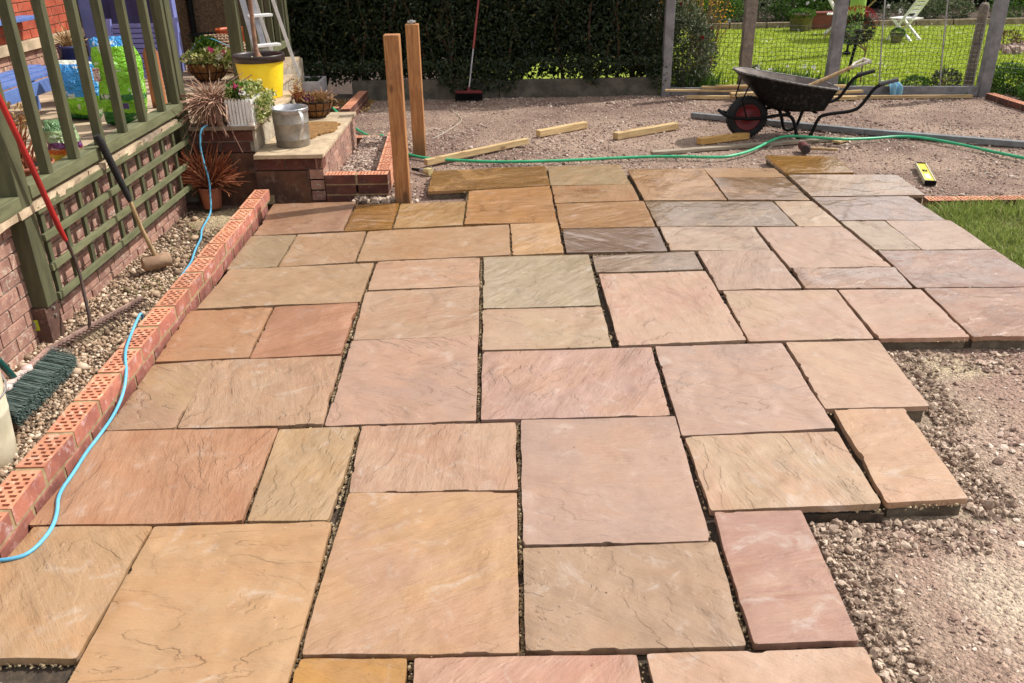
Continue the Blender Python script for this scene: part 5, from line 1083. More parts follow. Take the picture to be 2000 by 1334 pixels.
b = MB(); b.bar(la.lerp(lb_,.60)+Vector((0,0,.0117)), la.lerp(lb_,.84)+Vector((0,0,.0117)), .034, .001); b.build('sticker', MWHT, lv)

ml = thing('club_hammer', (2.66,7.50,-.06), 'mallet with a dark round head lying in front of the wheelbarrow', 'mallet')
b = MB(); b.tube([(2.63,7.40,-.022),(2.65,7.56,-.022)], .040, 18); b.build('head', M('mallet_head', lin(96,46,42), lin(60,34,32), 8, .7, .4, 40, .003), ml, bevel=.006)
b = MB(); b.tube([(2.62,7.378,-.022),(2.63,7.401,-.022)], .036, 18); b.build('striking_face', MBROWNP, ml)
b = MB(); b.tube([(2.665,7.485,-.03),(2.92,7.44,-.038)], [.014,.012], 10); b.build('handle', MWOODH, ml)
pb = thing('paintbrush', (-.66,6.98,-.06), 'worn masonry brush lying on the stones between the brown post and the patio', 'brush')
b = MB(); b.tube([(-.745,7.08,-.045),(-.66,6.99,-.040)], [.011,.016], 10); b.build('handle', MBLK, pb)
b = MB(); b.bar((-.664,6.994,-.036),(-.625,6.955,-.034),.045,.030); b.build('ferrule', MALU, pb)
b = MB(); b.tube([(-.63,6.958,-.034),(-.60,6.928,-.030),(-.575,6.905,-.030)], [.024,.032,.030], 12); b.build('bristles', M('pale_bristle', lin(206,190,140), lin(176,156,104), 60, .8, .5, 120, .004), pb)
cb = thing('blue_cloth', (4.55,10.14,-.04), 'crumpled pale blue cloth hanging over the concrete gravel board', 'cloth')
xs_ = np.linspace(0,1,22); V = []; 
for j, v in enumerate(np.linspace(0,1,22)):
    for i, u in enumerate(xs_):
        x = 4.46+.20*(u-.4)*(1-.35*v)+.05*v; y = 10.16-.13*min(1, v*2.4)-.02*math.sin(u*14+v*4); z = .055+.04*math.sin(v*3.0+u*2)*(1-v)-.12*max(0, v-.35)/.65+.016*math.sin(u*17)
        V.append((x, y, z))
b = MB(); b.add(V, [(j*22+i, j*22+i+1, (j+1)*22+i+1, (j+1)*22+i) for j in range(21) for i in range(21)], True); o = b.build('cloth_sheet', MBLUEC, cb); s_ = o.modifiers.new('t','SOLIDIFY'); s_.thickness = .004

def mkbroom(label, base, top, half, axis, mt_h, mt_b, tube2=None, hgt=.05):
    t = thing('broom', tuple(base), label, 'broom'); ax = Vector(axis).normalized(); c = Vector(base)
    b = MB(); b.bar(c-ax*half+Vector((0,0,.045+hgt)), c+ax*half+Vector((0,0,.045+hgt)), .05, .03); b.build('head', mt_h, t, bevel=.005)
    b = MB(); 
    for i in range(60):
        for k in range(3):
            p = c+ax*(half*(2*i/59-1)); o_ = Vector((-ax.y, ax.x, 0))*(k-1)*.016; e = Vector((random.gauss(0,.006), random.gauss(0,.008), 0))
            b.tube([p+o_+Vector((0,0,.032+hgt)), p+o_*1.7+e], .0032, 4, caps=False)
    b.build('bristles', mt_b, t)['kind'] = 'stuff'
    m0 = c+Vector((0,0,.055+hgt)); d = (Vector(top)-m0); b = MB(); b.tube([m0, m0+d*.28], .010, 10); b.build('lower_handle', tube2 or mt_h, t)
    b = MB(); b.tube([m0+d*.27, m0+d], .0125, 10); b.build('handle', M('faded_red_handle', lin(152,62,60), lin(136,52,52), 14, .45, .1), t)
    b = MB(); b.lathe(m0-Vector((0,0,.012)), [(.024,0),(.02,.03),(.013,.06)], 12); b.build('socket', mt_h, t)
    return t
mkbroom('broom with a long faded red handle leaning upright against the dark hedge', (-.37,10.30,-.055), (-.12,10.62,1.75), .155, (1,-.05,0), M('dull_red_plastic', lin(118,34,38), lin(96,28,32), 8, .5, .1), MBLK, MALU)

# yard brush with green bristles, lying on its edge in the gravel
bh = thing('yard_brush', (-2.05,3.3,-.08), 'yard brush with dark green bristles lying on the pea gravel beside the white bucket', 'broom')
A, B = Vector((-2.09,3.03,.015)), Vector((-2.085,3.56,.015)); dh = (B-A).normalized()
b = MB(); b.bar(A, B, .030, .062); b.build('head', M('weathered_pink_wood', lin(176,138,124), lin(146,112,100), 9, .8, .4, 60, .003, c3=lin(206,190,180), spots=.5, stretch=(6,1,6)), bh, bevel=.006)
b = MB(); c = A.lerp(B,.46)+Vector((.006,0,.03)); b.bar(c-dh*.09, c+dh*.09, .030, .010); b.lathe(c-dh*.085, [(.024,-.008),(.024,.009),(.001,.011)], 14); b.lathe(c+dh*.085, [(.024,-.008),(.024,.009),(.001,.011)], 14); b.build('bracket', M('pinkish_white_plastic', lin(222,196,186), lin(204,176,166), 10, .5, .2), bh)
gb_ = np.random.default_rng(4); n = 3400; t0 = gb_.uniform(0,1,n); t0 = (np.floor(t0*46)+.5+gb_.normal(0,.16,n))/46
P0 = np.array(A)[None]*(1-t0[:,None])+np.array(B)[None]*t0[:,None]+np.stack([np.full(n,.014), gb_.normal(0,.002,n), gb_.normal(-.004,.016,n)],1)
Ln = .106*(1+.04*gb_.normal(0,1,n)); P1 = P0+np.stack([Ln, gb_.normal(-.004,.0035,n), -.028+gb_.normal(0,.005,n)],1); w = np.array([0,.0011,.0])+np.zeros((n,3))
V = np.stack([P0-w, P0+w, P1+w*1.2, P1-w*1.2],1).reshape(-1,3); F = np.array([(0,1,2,3)])+4*np.arange(n)[:,None]
npmesh('bristles', V, F, MBRISG, bh, origin=W[bh.name], attr=np.repeat(gb_.uniform(0,1,n),4), kind='stuff')
b = MB(); b.tube([A.lerp(B,.46)+Vector((0,0,.02)), (-2.105,3.22,.16), (-2.13,3.10,.50), (-2.19,2.85,1.15)], .0145, 12); b.build('handle', MGRNP, bh)

# rake leaning on the balustrade
rkk = thing('garden_rake', (-2.06,3.95,-.07), 'garden rake with a red handle leaning on the green balustrade, teeth toward the kerb', 'rake')
RA, RB = Vector((-2.175,3.66,-.03)), Vector((-1.955,4.33,-.035)); rd = (RB-RA).normalized()
b = MB(); b.bar(RA, RB, .012, .032); b.build('head_bar', M('rusty_pale_bar', lin(160,130,118), lin(124,98,88), 14, .7, .4, 60, .003), rkk, bevel=.002)
b = MB(); sdn = Vector((rd.y,-rd.x,0))
for i in range(26):
    p = RA.lerp(RB, (i+.5)/26); b.tube([p, p+sdn*.045+Vector((0,0,.004)), p+sdn*.075+Vector((0,0,-.028))], [.0035,.0032,.002], 5)
b.build('tines', MSTEELR, rkk)
b = MB(); b.tube(smooth([RA.lerp(RB,.42), (-2.068,3.955,.0), (-2.085,3.99,.10), (-2.110,4.05,.22), (-2.125,4.05,.33), (-2.13,4.03,.42)]), .0085, 8); b.build('neck', MSTEELR, rkk)
b = MB(); b.tube([(-2.129,4.032,.40), (-2.135,4.01,.47), (-2.150,3.93,.80), (-2.165,3.84,1.12), (-2.185,3.73,1.5)], [.010,.0135,.0135,.0135,.0135], 12); b.build('handle', MREDH, rkk)

# paving mallet leaning on the balustrade rail
pm = thing('paving_mallet', (-2.06,4.88,-.06), 'long-handled paving mallet with a dirty cylindrical head and black rubber grip leaning on the rail', 'mallet')
b = MB(); hc = Vector((-2.068,4.87,-.018)); hd = Vector((.10,.075,.0)).normalized()
pr = [(-.082,.034),(-.072,.043),(-.03,.044),(.03,.042),(.07,.044),(.080,.036)]
b.tube([hc+hd*q for q, _ in pr], [r for _, r in pr], 18); b.build('head', M('dusty_rubber', lin(176,146,118), lin(140,110,88), 9, .9, .5, 40, .006), pm)
gtop = Vector((-2.192,4.735,.765)); b = MB(); b.tube([hc+Vector((0,0,.03)), (-2.095,4.82,.20), (-2.128,4.79,.44)], [.014,.012,.012], 10); b.build('shaft', MWOODH, pm)
b = MB(); b.tube([(-2.118,4.798,.37),(-2.122,4.795,.40),(-2.185,4.745,.72),(-2.195,4.735,.76)], [.012,.017,.021,.019], 12)
for i in range(16):
    t_ = .2+.75*i/16; p = Vector((-2.122,4.795,.40)).lerp(Vector((-2.19,4.74,.745)), t_); d = (gtop-Vector((-2.122,4.795,.40))).normalized(); b.tube([p-d*.0035, p+d*.0035], .0175+.0055*t_, 12)
b.build('rubber_grip', MRUB, pm)

# cream bucket at the left edge
bk = thing('plastic_bucket', (-2.055,2.86,-.09), 'dirty cream plastic bucket at the left edge, standing on the pea gravel', 'bucket')
b = MB(); c = (-2.03,2.82,-.085)
prof = [(.001,.002),(.128,0),(.134,.006),(.140,.10),(.1465,.20),(.149,.205),(.1475,.215),(.152,.30),(.158,.385),(.160,.40),(.166,.402),(.167,.418),(.160,.424),(.153,.418),(.150,.38),(.141,.2),(.13,.03),(.001,.028)]
b.lathe(c, prof, 48); b.build('bucket_body', MCREAM, bk)
b = MB(); b.tube([(c[0]+.160*math.cos(a), c[1]+.160*math.sin(a), c[2]+.385-.10*math.sin((a+1.57)/3.14*math.pi)) for a in np.linspace(-1.57,1.57,24)], .0035, 6); b.build('wire_handle', MALU, bk)

# ------------------------------------------------------------------ pots and plants on the steps
def spray(parent, c, n, L, D, spread, mt, g_, name='dry_stems', r=.0016, curl=.3, droop=.3):
    V, F, A = [], [], []; D = np.array(D, float); k = 5
    for i in range(n):
        d = D+g_.normal(0,1,3)*spread; d /= np.linalg.norm(d); l = L*g_.uniform(.5,1.1); q = g_.normal(0,1,3)*curl; p = np.array(c)+g_.normal(0,.02,3)*[1,1,.3]
        s = np.cross(d, [0,0,1.]); s /= np.linalg.norm(s)+1e-6; u = np.cross(s, d); o_ = len(V); a_ = g_.uniform(0,1)
        for j in range(k):
            t_ = j/(k-1); pt = p+d*l*t_+q*l*t_*t_*.5+np.array([0,0,-droop*l*t_*t_]); w = r*(1.25-t_*.4)+(.0022*abs(math.sin(t_*19+i)) if t_ > .35 else 0)
            V += [pt+s*w, pt-s*w*.5+u*w, pt-s*w*.5-u*w]; A += [a_]*3
        for j in range(k-1):
            for e in range(3): a0_, b0_ = o_+j*3+e, o_+j*3+(e+1) % 3; F.append((a0_, b0_, b0_+3, a0_+3))
    return npmesh(name, V, F, mt, parent, origin=W[parent.name], attr=A, kind='stuff')
def pot(name, label, c, r0, r1, h, mt, rimw=.012, rimh=.03, n=36, fill=.02):
    t = thing(name, c, label, 'plant pot')
    b = MB(); b.lathe(c, [(.001,.003),(r0,0),(r0+.003,.004),(r1,h-rimh),(r1+rimw,h-rimh+.003),(r1+rimw,h-.003),(r1+rimw-.004,h),(r1-.004,h),(r1-.008,h-.03)], n); p = b.build('pot', mt, t)
    b = MB(); b.lathe((c[0],c[1],c[2]+h-fill-.012), [(.001,.006),(r1*.5,.004),(r1-.006,0)], n); b.build('soil', MSOIL, t); return t
gp = np.random.default_rng(17)
t = pot('heather_pot', 'terracotta pot with a dead rust-brown heather in the corner below the steps', (-2.105,6.105,-.055), .060, .080, .155, MTER, .002, .012)
for D, n_, L in (((-.6,-.12,.80), 190, .36), ((.75,-.15,.45), 150, .25), ((-.8,-.2,.45), 120, .28), ((.3,-.5,.55), 80, .15), ((-.1,0,1), 70, .26), ((.5,0,.8),90,.26)):
    spray(t, (-2.105,6.115,.11), n_, L, D, .22, MTWIG, gp, r=.0022, droop=.12)
t = pot('heather_pot', 'brown pot of faded drooping grass heads beside the white picket box', (-2.045,6.27,.512), .062, .080, .165, MTER, .002, .012)
for D, n_, L in (((-.7,-.3,.3), 220, .16), ((.35,-.1,.85), 240, .20), ((.0,-.8,.1), 150, .13), ((.5,-.2,.3), 110, .11), ((-.3,-.5,.7), 180, .13)):
    spray(t, (-2.045,6.27,.66), n_, L, D, .42, MTWIGP, gp, r=.0017, curl=1.2, droop=.8)
wp = thing('picket_planter', (-1.83,6.33,.512), 'white picket-sided planter box overflowing with variegated ivy on the landing corner', 'planter')
b = MB(); b.box(-1.915,-1.755,6.185,6.555,.514,.675); b.build('planter_box', MWHT, wp)
for i in range(8):
    x = -1.925+i*.0235; b = MB(); b.add([(x,6.172,.520),(x+.016,6.172,.520),(x+.016,6.180,.520),(x,6.180,.520),(x-.001,6.168,.685),(x+.017,6.168,.685),(x+.017,6.177,.685),(x-.001,6.177,.685),(x+.008,6.168,.697),(x+.008,6.177,.697)], [(3,2,1,0),(0,1,5,4),(1,2,6,5),(2,3,7,6),(3,0,4,7),(4,5,8),(5,6,9,8),(6,7,9),(7,4,8,9)]); b.build('picket', MWHT, wp)
for i in range(12):
    y = 6.19+i*.031; b = MB(); b.box(-1.7535,-1.745,y,y+.021,.520,.688); b.build('picket', MWHT, wp)
b = MB(); b.box(-1.930,-1.742,6.166,6.568,.5125,.5195); b.build('base_rim', MWHT, wp)
n = 620; P = np.stack([gp.uniform(-1.92,-1.74,n), gp.uniform(6.19,6.56,n), .69+gp.uniform(0,.075,n)],1); leaves('foliage', P, sph(n,gp,.3), .032, .022, MLEAFV, gp, wp, W[wp.name])
n = 520; u = gp.uniform(0,1,n); P = np.stack([-1.73+gp.normal(0,.016,n)+.04*(1-u), gp.uniform(6.22,6.58,n), .70-.17*u**1.3+gp.normal(0,.012,n)],1); leaves('trailing_ivy', P, sph(n,gp)-[-.5,.4,.6], .030, .022, MLEAFV, gp, wp, W[wp.name])
n = 150; P = np.stack([gp.uniform(-1.90,-1.80,n), gp.uniform(6.2,6.32,n), .70+gp.uniform(0,.08,n)],1); leaves('green_leaves', P, sph(n,gp,.5), .045, .028, MLEAFG, gp, wp, W[wp.name])
for c, m_, k in (((-1.855,6.21,.775), MFLP, 40), ((-1.815,6.20,.758), MFLP, 26), ((-1.795,6.19,.735), MFLW, 34), ((-1.80,6.25,.728), MFLW, 22)):
    P = np.array(c)+gp.normal(0,.009,(k,3)); leaves('bloom', P, sph(k,gp,.2), .018, .015, m_, gp, wp, W[wp.name])
# yellow tub with a young tree
yt = thing('potted_tree', (-1.97,7.37,.512), 'large bright yellow tub with a dark rim holding a thin bare tree trunk', 'potted tree')
b = MB(); c = (-1.965,7.37,.512); b.lathe(c, [(.001,.002),(.150,0),(.153,.006),(.176,.16),(.192,.288)], 56); b.build('tub', MYEL, yt)
b = MB(); b.lathe(c, [(.1925,.284),(.205,.286),(.210,.334),(.207,.341),(.198,.341),(.192,.325),(.188,.30)], 56); b.build('rim', MBROWNP, yt)
b = MB(); b.lathe((c[0],c[1],c[2]+.298), [(.001,.012),(.1,.008),(.19,.0)], 40); b.build('soil', MSOIL, yt)
b = MB(); b.tube(smooth([(-1.955,7.34,.80),(-1.962,7.34,.83),(-1.975,7.345,.90),(-1.972,7.35,1.1),(-1.965,7.36,1.35),(-1.95,7.37,1.9),(-1.94,7.37,2.5)]), [.034]+[.030]*0+[.028,.025]+[.0185]*100, 14) if False else b.tube([(-1.950,7.335,.815),(-1.962,7.34,.84),(-1.972,7.345,.89),(-1.972,7.35,1.1),(-1.966,7.36,1.3),(-1.95,7.37,1.9),(-1.94,7.37,2.5)], [.038,.025,.0185,.0175,.0165,.014,.010], 14); b.build('trunk', MBARK, yt)
b = MB()
for i in range(14):
    z = 1.75+.055*i; a = i*2.4; b.tube([(-1.95,7.37,z),(-1.95+.14*math.cos(a),7.37+.14*math.sin(a),z+.17),(-1.95+.24*math.cos(a),7.37+.24*math.sin(a),z+.42)], [.008,.005,.002], 6)
b.build('branches', MBARK, yt)
n = 26; P = np.array([-2.02,7.30,.826])+gp.normal(0,1,(n,3))*[.05,.03,.004]; leaves('seedlings', P, sph(n,gp,.8), .022, .014, MLEAFV, gp, yt, W[yt.name])
# galvanised bucket on the tread
gb2 = thing('metal_bucket', (-1.53,6.37,.3255), 'dented galvanised metal bucket with a side handle standing on the lower tread', 'bucket')
c = (-1.532,6.385,.3255); tl = Matrix.Rotation(0, 3, 'X')
b = MB(); b.lathe(c, [(.001,.006),(.116,.004),(.119,0),(.121,.006),(.1215,.05),(.1235,.052),(.1235,.056),(.1225,.058),(.1255,.165),(.1275,.167),(.1275,.171),(.1265,.173),(.1285,.248)], 56); b.build('bucket_body', MGALV, gb2)
b = MB(); b.lathe(c, [(.1285,.243),(.1335,.246),(.1345,.268),(.131,.274),(.124,.272),(.118,.20),(.112,.02),(.001,.02)], 56); b.build('collar', MALU, gb2)
b = MB(); h = [(.082,-.108,.262),(.100,-.128,.262),(.118,-.152,.245),(.124,-.166,.205),(.118,-.162,.155),(.096,-.138,.105),(.085,-.118,.085),(.083,-.108,.06)]
for a_, b_ in zip(smooth([(c[0]+x,c[1]+y,c[2]+z) for x,y,z in h])[:-1], smooth([(c[0]+x,c[1]+y,c[2]+z) for x,y,z in h])[1:]): b.bar(a_, b_, .022, .004, up=(.6,-.8,0.01))
b.build('handle', M('bright_zinc', lin(206,206,204), lin(176,176,172), 20, .35, .1, 60, .001, metal=.3), gb2)
b = MB(); b.lathe((c[0],c[1],c[2]+.20), [(.117,0),(.001,.0)], 40); b.build('lid', MGALV, gb2)
# ragged doormat
mt_ = MB(); pts = []; ol = [(-1.62,6.53),(-1.50,6.50),(-1.43,6.56),(-1.415,6.66),(-1.37,6.74),(-1.315,6.80),(-1.305,6.92),(-1.33,6.98),(-1.305,7.08),(-1.36,7.16),(-1.50,7.17),(-1.66,7.15),(-1.665,6.9),(-1.64,6.7)]
gg = []
for a_, b_ in zip(ol, ol[1:]+ol[:1]):
    for k in range(5): gg.append((a_[0]+(b_[0]-a_[0])*k/5+random.gauss(0,.004), a_[1]+(b_[1]-a_[1])*k/5+random.gauss(0,.004)))
n_ = len(gg); vs = [(x,y,.3265) for x,y in gg]+[(x,y,.340) for x,y in gg]; mt_.add(vs, [tuple(range(n_-1,-1,-1)), tuple(range(n_,2*n_))]+[(i,(i+1)%n_,n_+(i+1)%n_,n_+i) for i in range(n_)])
mt_.build('doormat', MMAT, None, label='ragged torn brown coir mat lying on the stone tread beside the metal bucket', cat='mat')
def coir_basket(name, label, c, r, h, ribs=14):
    t = thing(name, c, label, 'basket', 'coir-lined wire plant baskets')
    prof = [(.001,0),(r*.45,.004),(r*.68,h*.2),(r*.86,h*.5),(r*.97,h*.85),(r,h),(r*.94,h),(r*.9,h*.8)]
    b = MB(); b.lathe(c, prof, 32); b.build('coir_liner', MCOIR, t)
    b = MB()
    for i in range(ribs):
        a = i*2*math.pi/ribs; b.tube([(c[0]+(q+.004)*math.cos(a), c[1]+(q+.004)*math.sin(a), c[2]+z) for q, z in prof[1:6]], .003, 5)
    for q, z in ((r+.004,h),(r*.86+.006,h*.5)): b.tube([(c[0]+q*math.cos(a), c[1]+q*math.sin(a), c[2]+z) for a in np.linspace(0,2*math.pi,33)], .0035, 5)
    b.build('wire_frame', MBLK, t)
    b = MB(); b.lathe((c[0],c[1],c[2]+h-.02), [(.001,.012),(r*.92,0)], 24); b.build('soil', MSOIL, t); return t
cbk = coir_basket('coir_basket', 'low coir basket of dried brown plants standing on the stone tread behind the mat', (-1.565,7.45,.325), .155, .135)
n = 620; d = sph(n,gp,.3); P = np.array([-1.555,7.45,.465])+d*[.16,.14,.06]*gp.uniform(.3,1,(n,1)); leaves('dried_leaves', P, d+[0,0,.5], .026, .014, MDRY, gp, cbk, W[cbk.name])
spray(cbk, (-1.69,7.42,.45), 60, .17, (-.05,-.1,1), .16, MTWIG, gp, 'dry_stalks', r=.002); n = 160; P = np.array([-1.695,7.42,.56])+gp.normal(0,1,(n,3))*[.022,.02,.055]; leaves('seed_heads', P, sph(n,gp), .018, .014, MDRY, gp, cbk, W[cbk.name])
spray(cbk, (-1.50,7.45,.46), 70, .13, (.2,-.1,1), .5, MTWIGP, gp, 'wispy_stalks', r=.0015)
n = 60; P = np.array([-1.60,7.38,.48])+gp.normal(0,1,(n,3))*[.02,.02,.012]; leaves('purple_leaves', P, sph(n,gp,.4), .03, .02, attr_mat('purple_leaf', [(0, lin(96,52,74)), (1, lin(140,84,110))], .6, 0), gp, cbk, W[cbk.name])
cb2 = coir_basket('coir_basket', 'tall coir hanging basket of green and cream trailing plants standing on the terrace', (-2.69,8.32,.512), .185, .17)
n = 900; d = sph(n,gp,.2); P = np.array([-2.64,8.30,.715])+d*[.26,.2,.075]*gp.uniform(.4,1,(n,1)); leaves('variegated_foliage', P, d, .042, .026, MLEAFV, gp, cb2, W[cb2.name])
n = 520; d = sph(n,gp,.9); P = np.array([-2.68,8.33,.78])+d*[.12,.12,.11]*gp.uniform(.3,1,(n,1)); leaves('green_foliage', P, d+[0,0,.6], .04, .018, MLEAFG, gp, cb2, W[cb2.name])
for c_, m_, k in (((-2.60,8.18,.80), MFLP, 24), ((-2.53,8.16,.735), MFLW, 26), ((-2.50,8.2,.77), MFLP, 10)): leaves('bloom', np.array(c_)+gp.normal(0,.012,(k,3)), sph(k,gp,.2), .024, .02, m_, gp, cb2, W[cb2.name])
b = MB(); b.tube(smooth([(-2.87,8.32,.68),(-2.80,8.30,.82),(-2.66,8.3,.90),(-2.52,8.3,.84),(-2.42,8.32,.78)]), .004, 6); b.build('hanger_wire', MCORD, cb2)
# wicker basket, orange bowl and black tray behind
wk = thing('wicker_basket', (-2.72,8.85,.512), 'pale woven wicker basket lying behind the hanging basket plants', 'basket')
b = MB()
for j in range(15):
    z = j/14; rr = 1-.0*z; q = math.sqrt(max(0,1-(z*.92)**2))
    b.tube([(-2.74+.34*q*math.cos(a), 8.9+.22*q*math.sin(a), .515+.33*z+.004*math.sin(a*22+j*3.14)) for a in np.linspace(0,2*math.pi,89)], .0085, 5, caps=False)
b.build('weave', MWICK, wk); b = MB()
for i in range(28):
    a = i*2*math.pi/28; b.tube([(-2.74+.333*math.sqrt(1-(z*.92)**2)*math.cos(a), 8.9+.213*math.sqrt(1-(z*.92)**2)*math.sin(a), .515+.33*z) for z in np.linspace(0,1,9)], .006, 5)
b.build('stakes', MWICK, wk)
b = MB(); b.lathe((-2.74,8.9,.515), [(.20,.0),(.19,.2),(.1,.3),(.001,.31)], 24); b.build('dark_lining', MCOIR, wk)
planter('orange plastic plant pot standing behind the wicker basket', (-2.80,9.62,.512), .13, .17, .335, MORG, None, 0, 0)
bt = MB(); bt.lathe((-3.12,9.62,.74), [(.001,0),(.14,.0),(.16,.05),(.165,.055),(.155,.055),(.13,.012),(.001,.01)], 28); bt.tube([(-3.12,9.62,.51),(-3.12,9.62,.745)], .06, 12); bt.build('black_tray', MBLK, None, label='shallow black bowl left of the orange pot by the pebble-dashed wall', cat='bowl')
# stepladder
ld = thing('stepladder', (-2.05,8.0,.512), 'aluminium stepladder with white treads standing behind the yellow tub', 'ladder')
def F_(x0, y0, z): return None
TL_ = [((-2.235,7.86),(-2.135,7.80)), ((-2.01,7.92),(-1.885,7.86))]
top_ = Vector((-2.27,8.02,2.1))
for (f0), nm in ((((-2.045,7.80,.512),(-2.33,8.0,2.05)),'stile'), (((-2.00,7.90,.512),(-2.28,8.12,2.05)),'stile')):
    b = MB(); b.bar(f0[0], f0[1], .048, .022, up=(0.3,-1,0)); b.build(nm, MALU, ld, bevel=.002)
for f0 in (((-2.05,8.36,.512),(-2.30,8.10,2.05)), ((-1.90,8.46,.512),(-2.19,8.2,2.05))):
    b = MB(); b.bar(f0[0], f0[1], .03, .018, up=(0.3,-1,0)); b.build('rear_leg', MALUW, ld, bevel=.002)
for z in (.86, 1.10, 1.34, 1.58, 1.82):
    t_ = (z-.512)/(2.05-.512); a_ = Vector((-2.045,7.80,.512)).lerp(Vector((-2.33,8.0,2.05)), t_); b_ = Vector((-1.86,7.93,.512)).lerp(Vector((-2.17,8.12,2.05)), t_)
    b = MB(); b.bar(a_, b_, .085, .022); b.build('tread', MALUW, ld, bevel=.003)
# white butler sink by the hedge
sk = thing('butler_sink', (-2.2,10.3,-.05), 'grubby white butler sink used as a planter in front of the hedge', 'sink')
b = MB(); x0, x1, y0, y1 = -2.42,-2.02,9.98,10.40; z1 = .235; tk = .03
b.box(x0,x1,y0,y0+tk,-.06,z1); b.box(x0,x1,y1-tk,y1,-.06,z1); b.box(x0,x0+tk,y0+tk+.0005,y1-tk-.0005,-.06,z1); b.box(x1-tk,x1,y0+tk+.0005,y1-tk-.0005,-.06,z1); b.build('sink_body', MSINK, sk, bevel=.006)
b = MB(); b.box(x0+tk,x1-tk,y0+tk,y1-tk,-.05,z1-.035); b.build('soil', MSOIL, sk)
n = 200; P = np.stack([gp.uniform(x0+.05,x1-.05,n), gp.uniform(y0+.08,y1-.05,n), np.full(n,z1-.03)],1); leaves('foliage', P, sph(n,gp,.8), .06, .02, MLEAFH, gp, sk, W[sk.name])

# ------------------------------------------------------------------ things on the terrace behind the balusters
def sack(name, label, c, a, b_, h, stops, ang=0, seed=1, cat='sack', group=None):
    g_ = np.random.default_rng(seed); nu, nv = 56, 40; V, T = [], []
    for j in range(nv+1):
        v = j/nv; zz = h*v; pf = (math.sin(math.pi*min(max(v,.0),1))**.45) if 0 < v < 1 else 0
        pf = max(pf, .02); wx_ = a*(.72+.28*pf) if 0 < v < 1 else a*.55; wy_ = b_*pf
        for i in range(nu):
            q = 2*math.pi*i/nu; cx_, sy_ = math.cos(q), math.sin(q); e = .8
            x = math.copysign(abs(cx_)**e, cx_)*wx_; y = math.copysign(abs(sy_)**e, sy_)*wy_
            w = 1+.17*(float(fbm(np.array(math.cos(q)*2.1+seed), np.array(v*6+math.sin(q)*2), seed, 4))-.5)*2+.03*(float(fbm(np.array(q*3.0), np.array(v*16.), seed+3, 3))-.5)*2
            x *= w; y *= w; xr = x*math.cos(ang)-y*math.sin(ang)+.05*h*math.sin(v*3); yr = x*math.sin(ang)+y*math.cos(ang)
            V.append((c[0]+xr, c[1]+yr, c[2]+zz))
    F = [(j*nu+i, j*nu+(i+1) % nu, (j+1)*nu+(i+1) % nu, (j+1)*nu+i) for j in range(nv) for i in range(nu)]
    t = NT(name+'_print'); co = t.n('TexCoord').outputs['Object']; sx_ = t.n('SeparateXYZ', {0: co}); z = t.math('DIVIDE', sx_.outputs[2], h)
    wob = t.noise(co, 6, 3, .5); z = t.math('ADD', z, t.math('MULTIPLY', t.math('SUBTRACT', wob.outputs[0], .5), .14))
    col = t.ramp(z, stops, 'CONSTANT'); vv = t.noise(co, 9, 3, .6, 1.0); col = t.mix(t.math('MULTIPLY', t.step(vv.outputs[0], .60, .63), .75), col, lin(230,236,220))
    t.l(col, t.b.inputs['Base Color']); t.b.inputs['Roughness'].default_value = .28; t.b.inputs['Specular IOR Level'].default_value = .6
    bn = t.noise(co, 7, 4, .5, 1.6); bn2 = t.noise(co, 15, 3, .5, 1.0); rg = t.math('ADD', t.math('ABSOLUTE', t.math('SUBTRACT', bn.outputs[0], .5)), t.math('MULTIPLY', t.math('ABSOLUTE', t.math('SUBTRACT', bn2.outputs[0], .5)), .5)); t.l(t.bump(rg, 1.0, .09), t.b.inputs['Normal'])
    ob = MB(); ob.add(V, F, True); rt_ = thing(name, c, label, cat, group); o = ob.build('sack_body', t.m, rt_); o.location = (0,0,0)
    return rt_
GR, GD, BLU, WH_, PUR = lin(132,204,36), lin(40,120,44), lin(46,148,218), lin(224,232,216), lin(74,52,110)
s1 = sack('compost_bag', 'full bright lime green compost bag with a blue top standing behind the balusters', (-2.70,6.32,.51), .155, .12, .60, [(0,GD),(.16,GR),(.30,GD),(.36,GR),(.9,BLU),(1,BLU)], .15, 3, 'compost bag', 'compost bags')
b = MB(); b.box(-2.80,-2.755,6.185,6.19,.83,.92); b.build('warning_panel', M('panel_print', lin(220,224,214), lin(150,60,60), 60, .4, 0), s1)
b = MB(); b.box(-2.675,-2.60,6.188,6.192,.64,.68); b.build('purple_panel', M('purple_print', PUR, lin(60,44,96), 20, .4, 0), s1)
sack('compost_bag', 'slumped blue and green compost bag left of the lime green one', (-3.10,6.55,.51), .17, .13, .42, [(0,GD),(.12,GR),(.42,BLU),(.96,WH_),(1,WH_)], -.2, 8, 'compost bag', 'compost bags')
wd = MB(); wd.box(-2.735,-2.635,6.95,7.00,.512,.93); wd.lathe((-2.685,6.975,.93), [(.05,0),(.045,.025),(.02,.042),(.001,.045)], 14, sy=.5); wd.build('wooden_board', wood('red_cedar', lin(176,112,72), lin(148,88,56), lin(90,52,34), (10,10,1)), None, label='upright round-topped brown wooden board standing behind the balusters', cat='board')
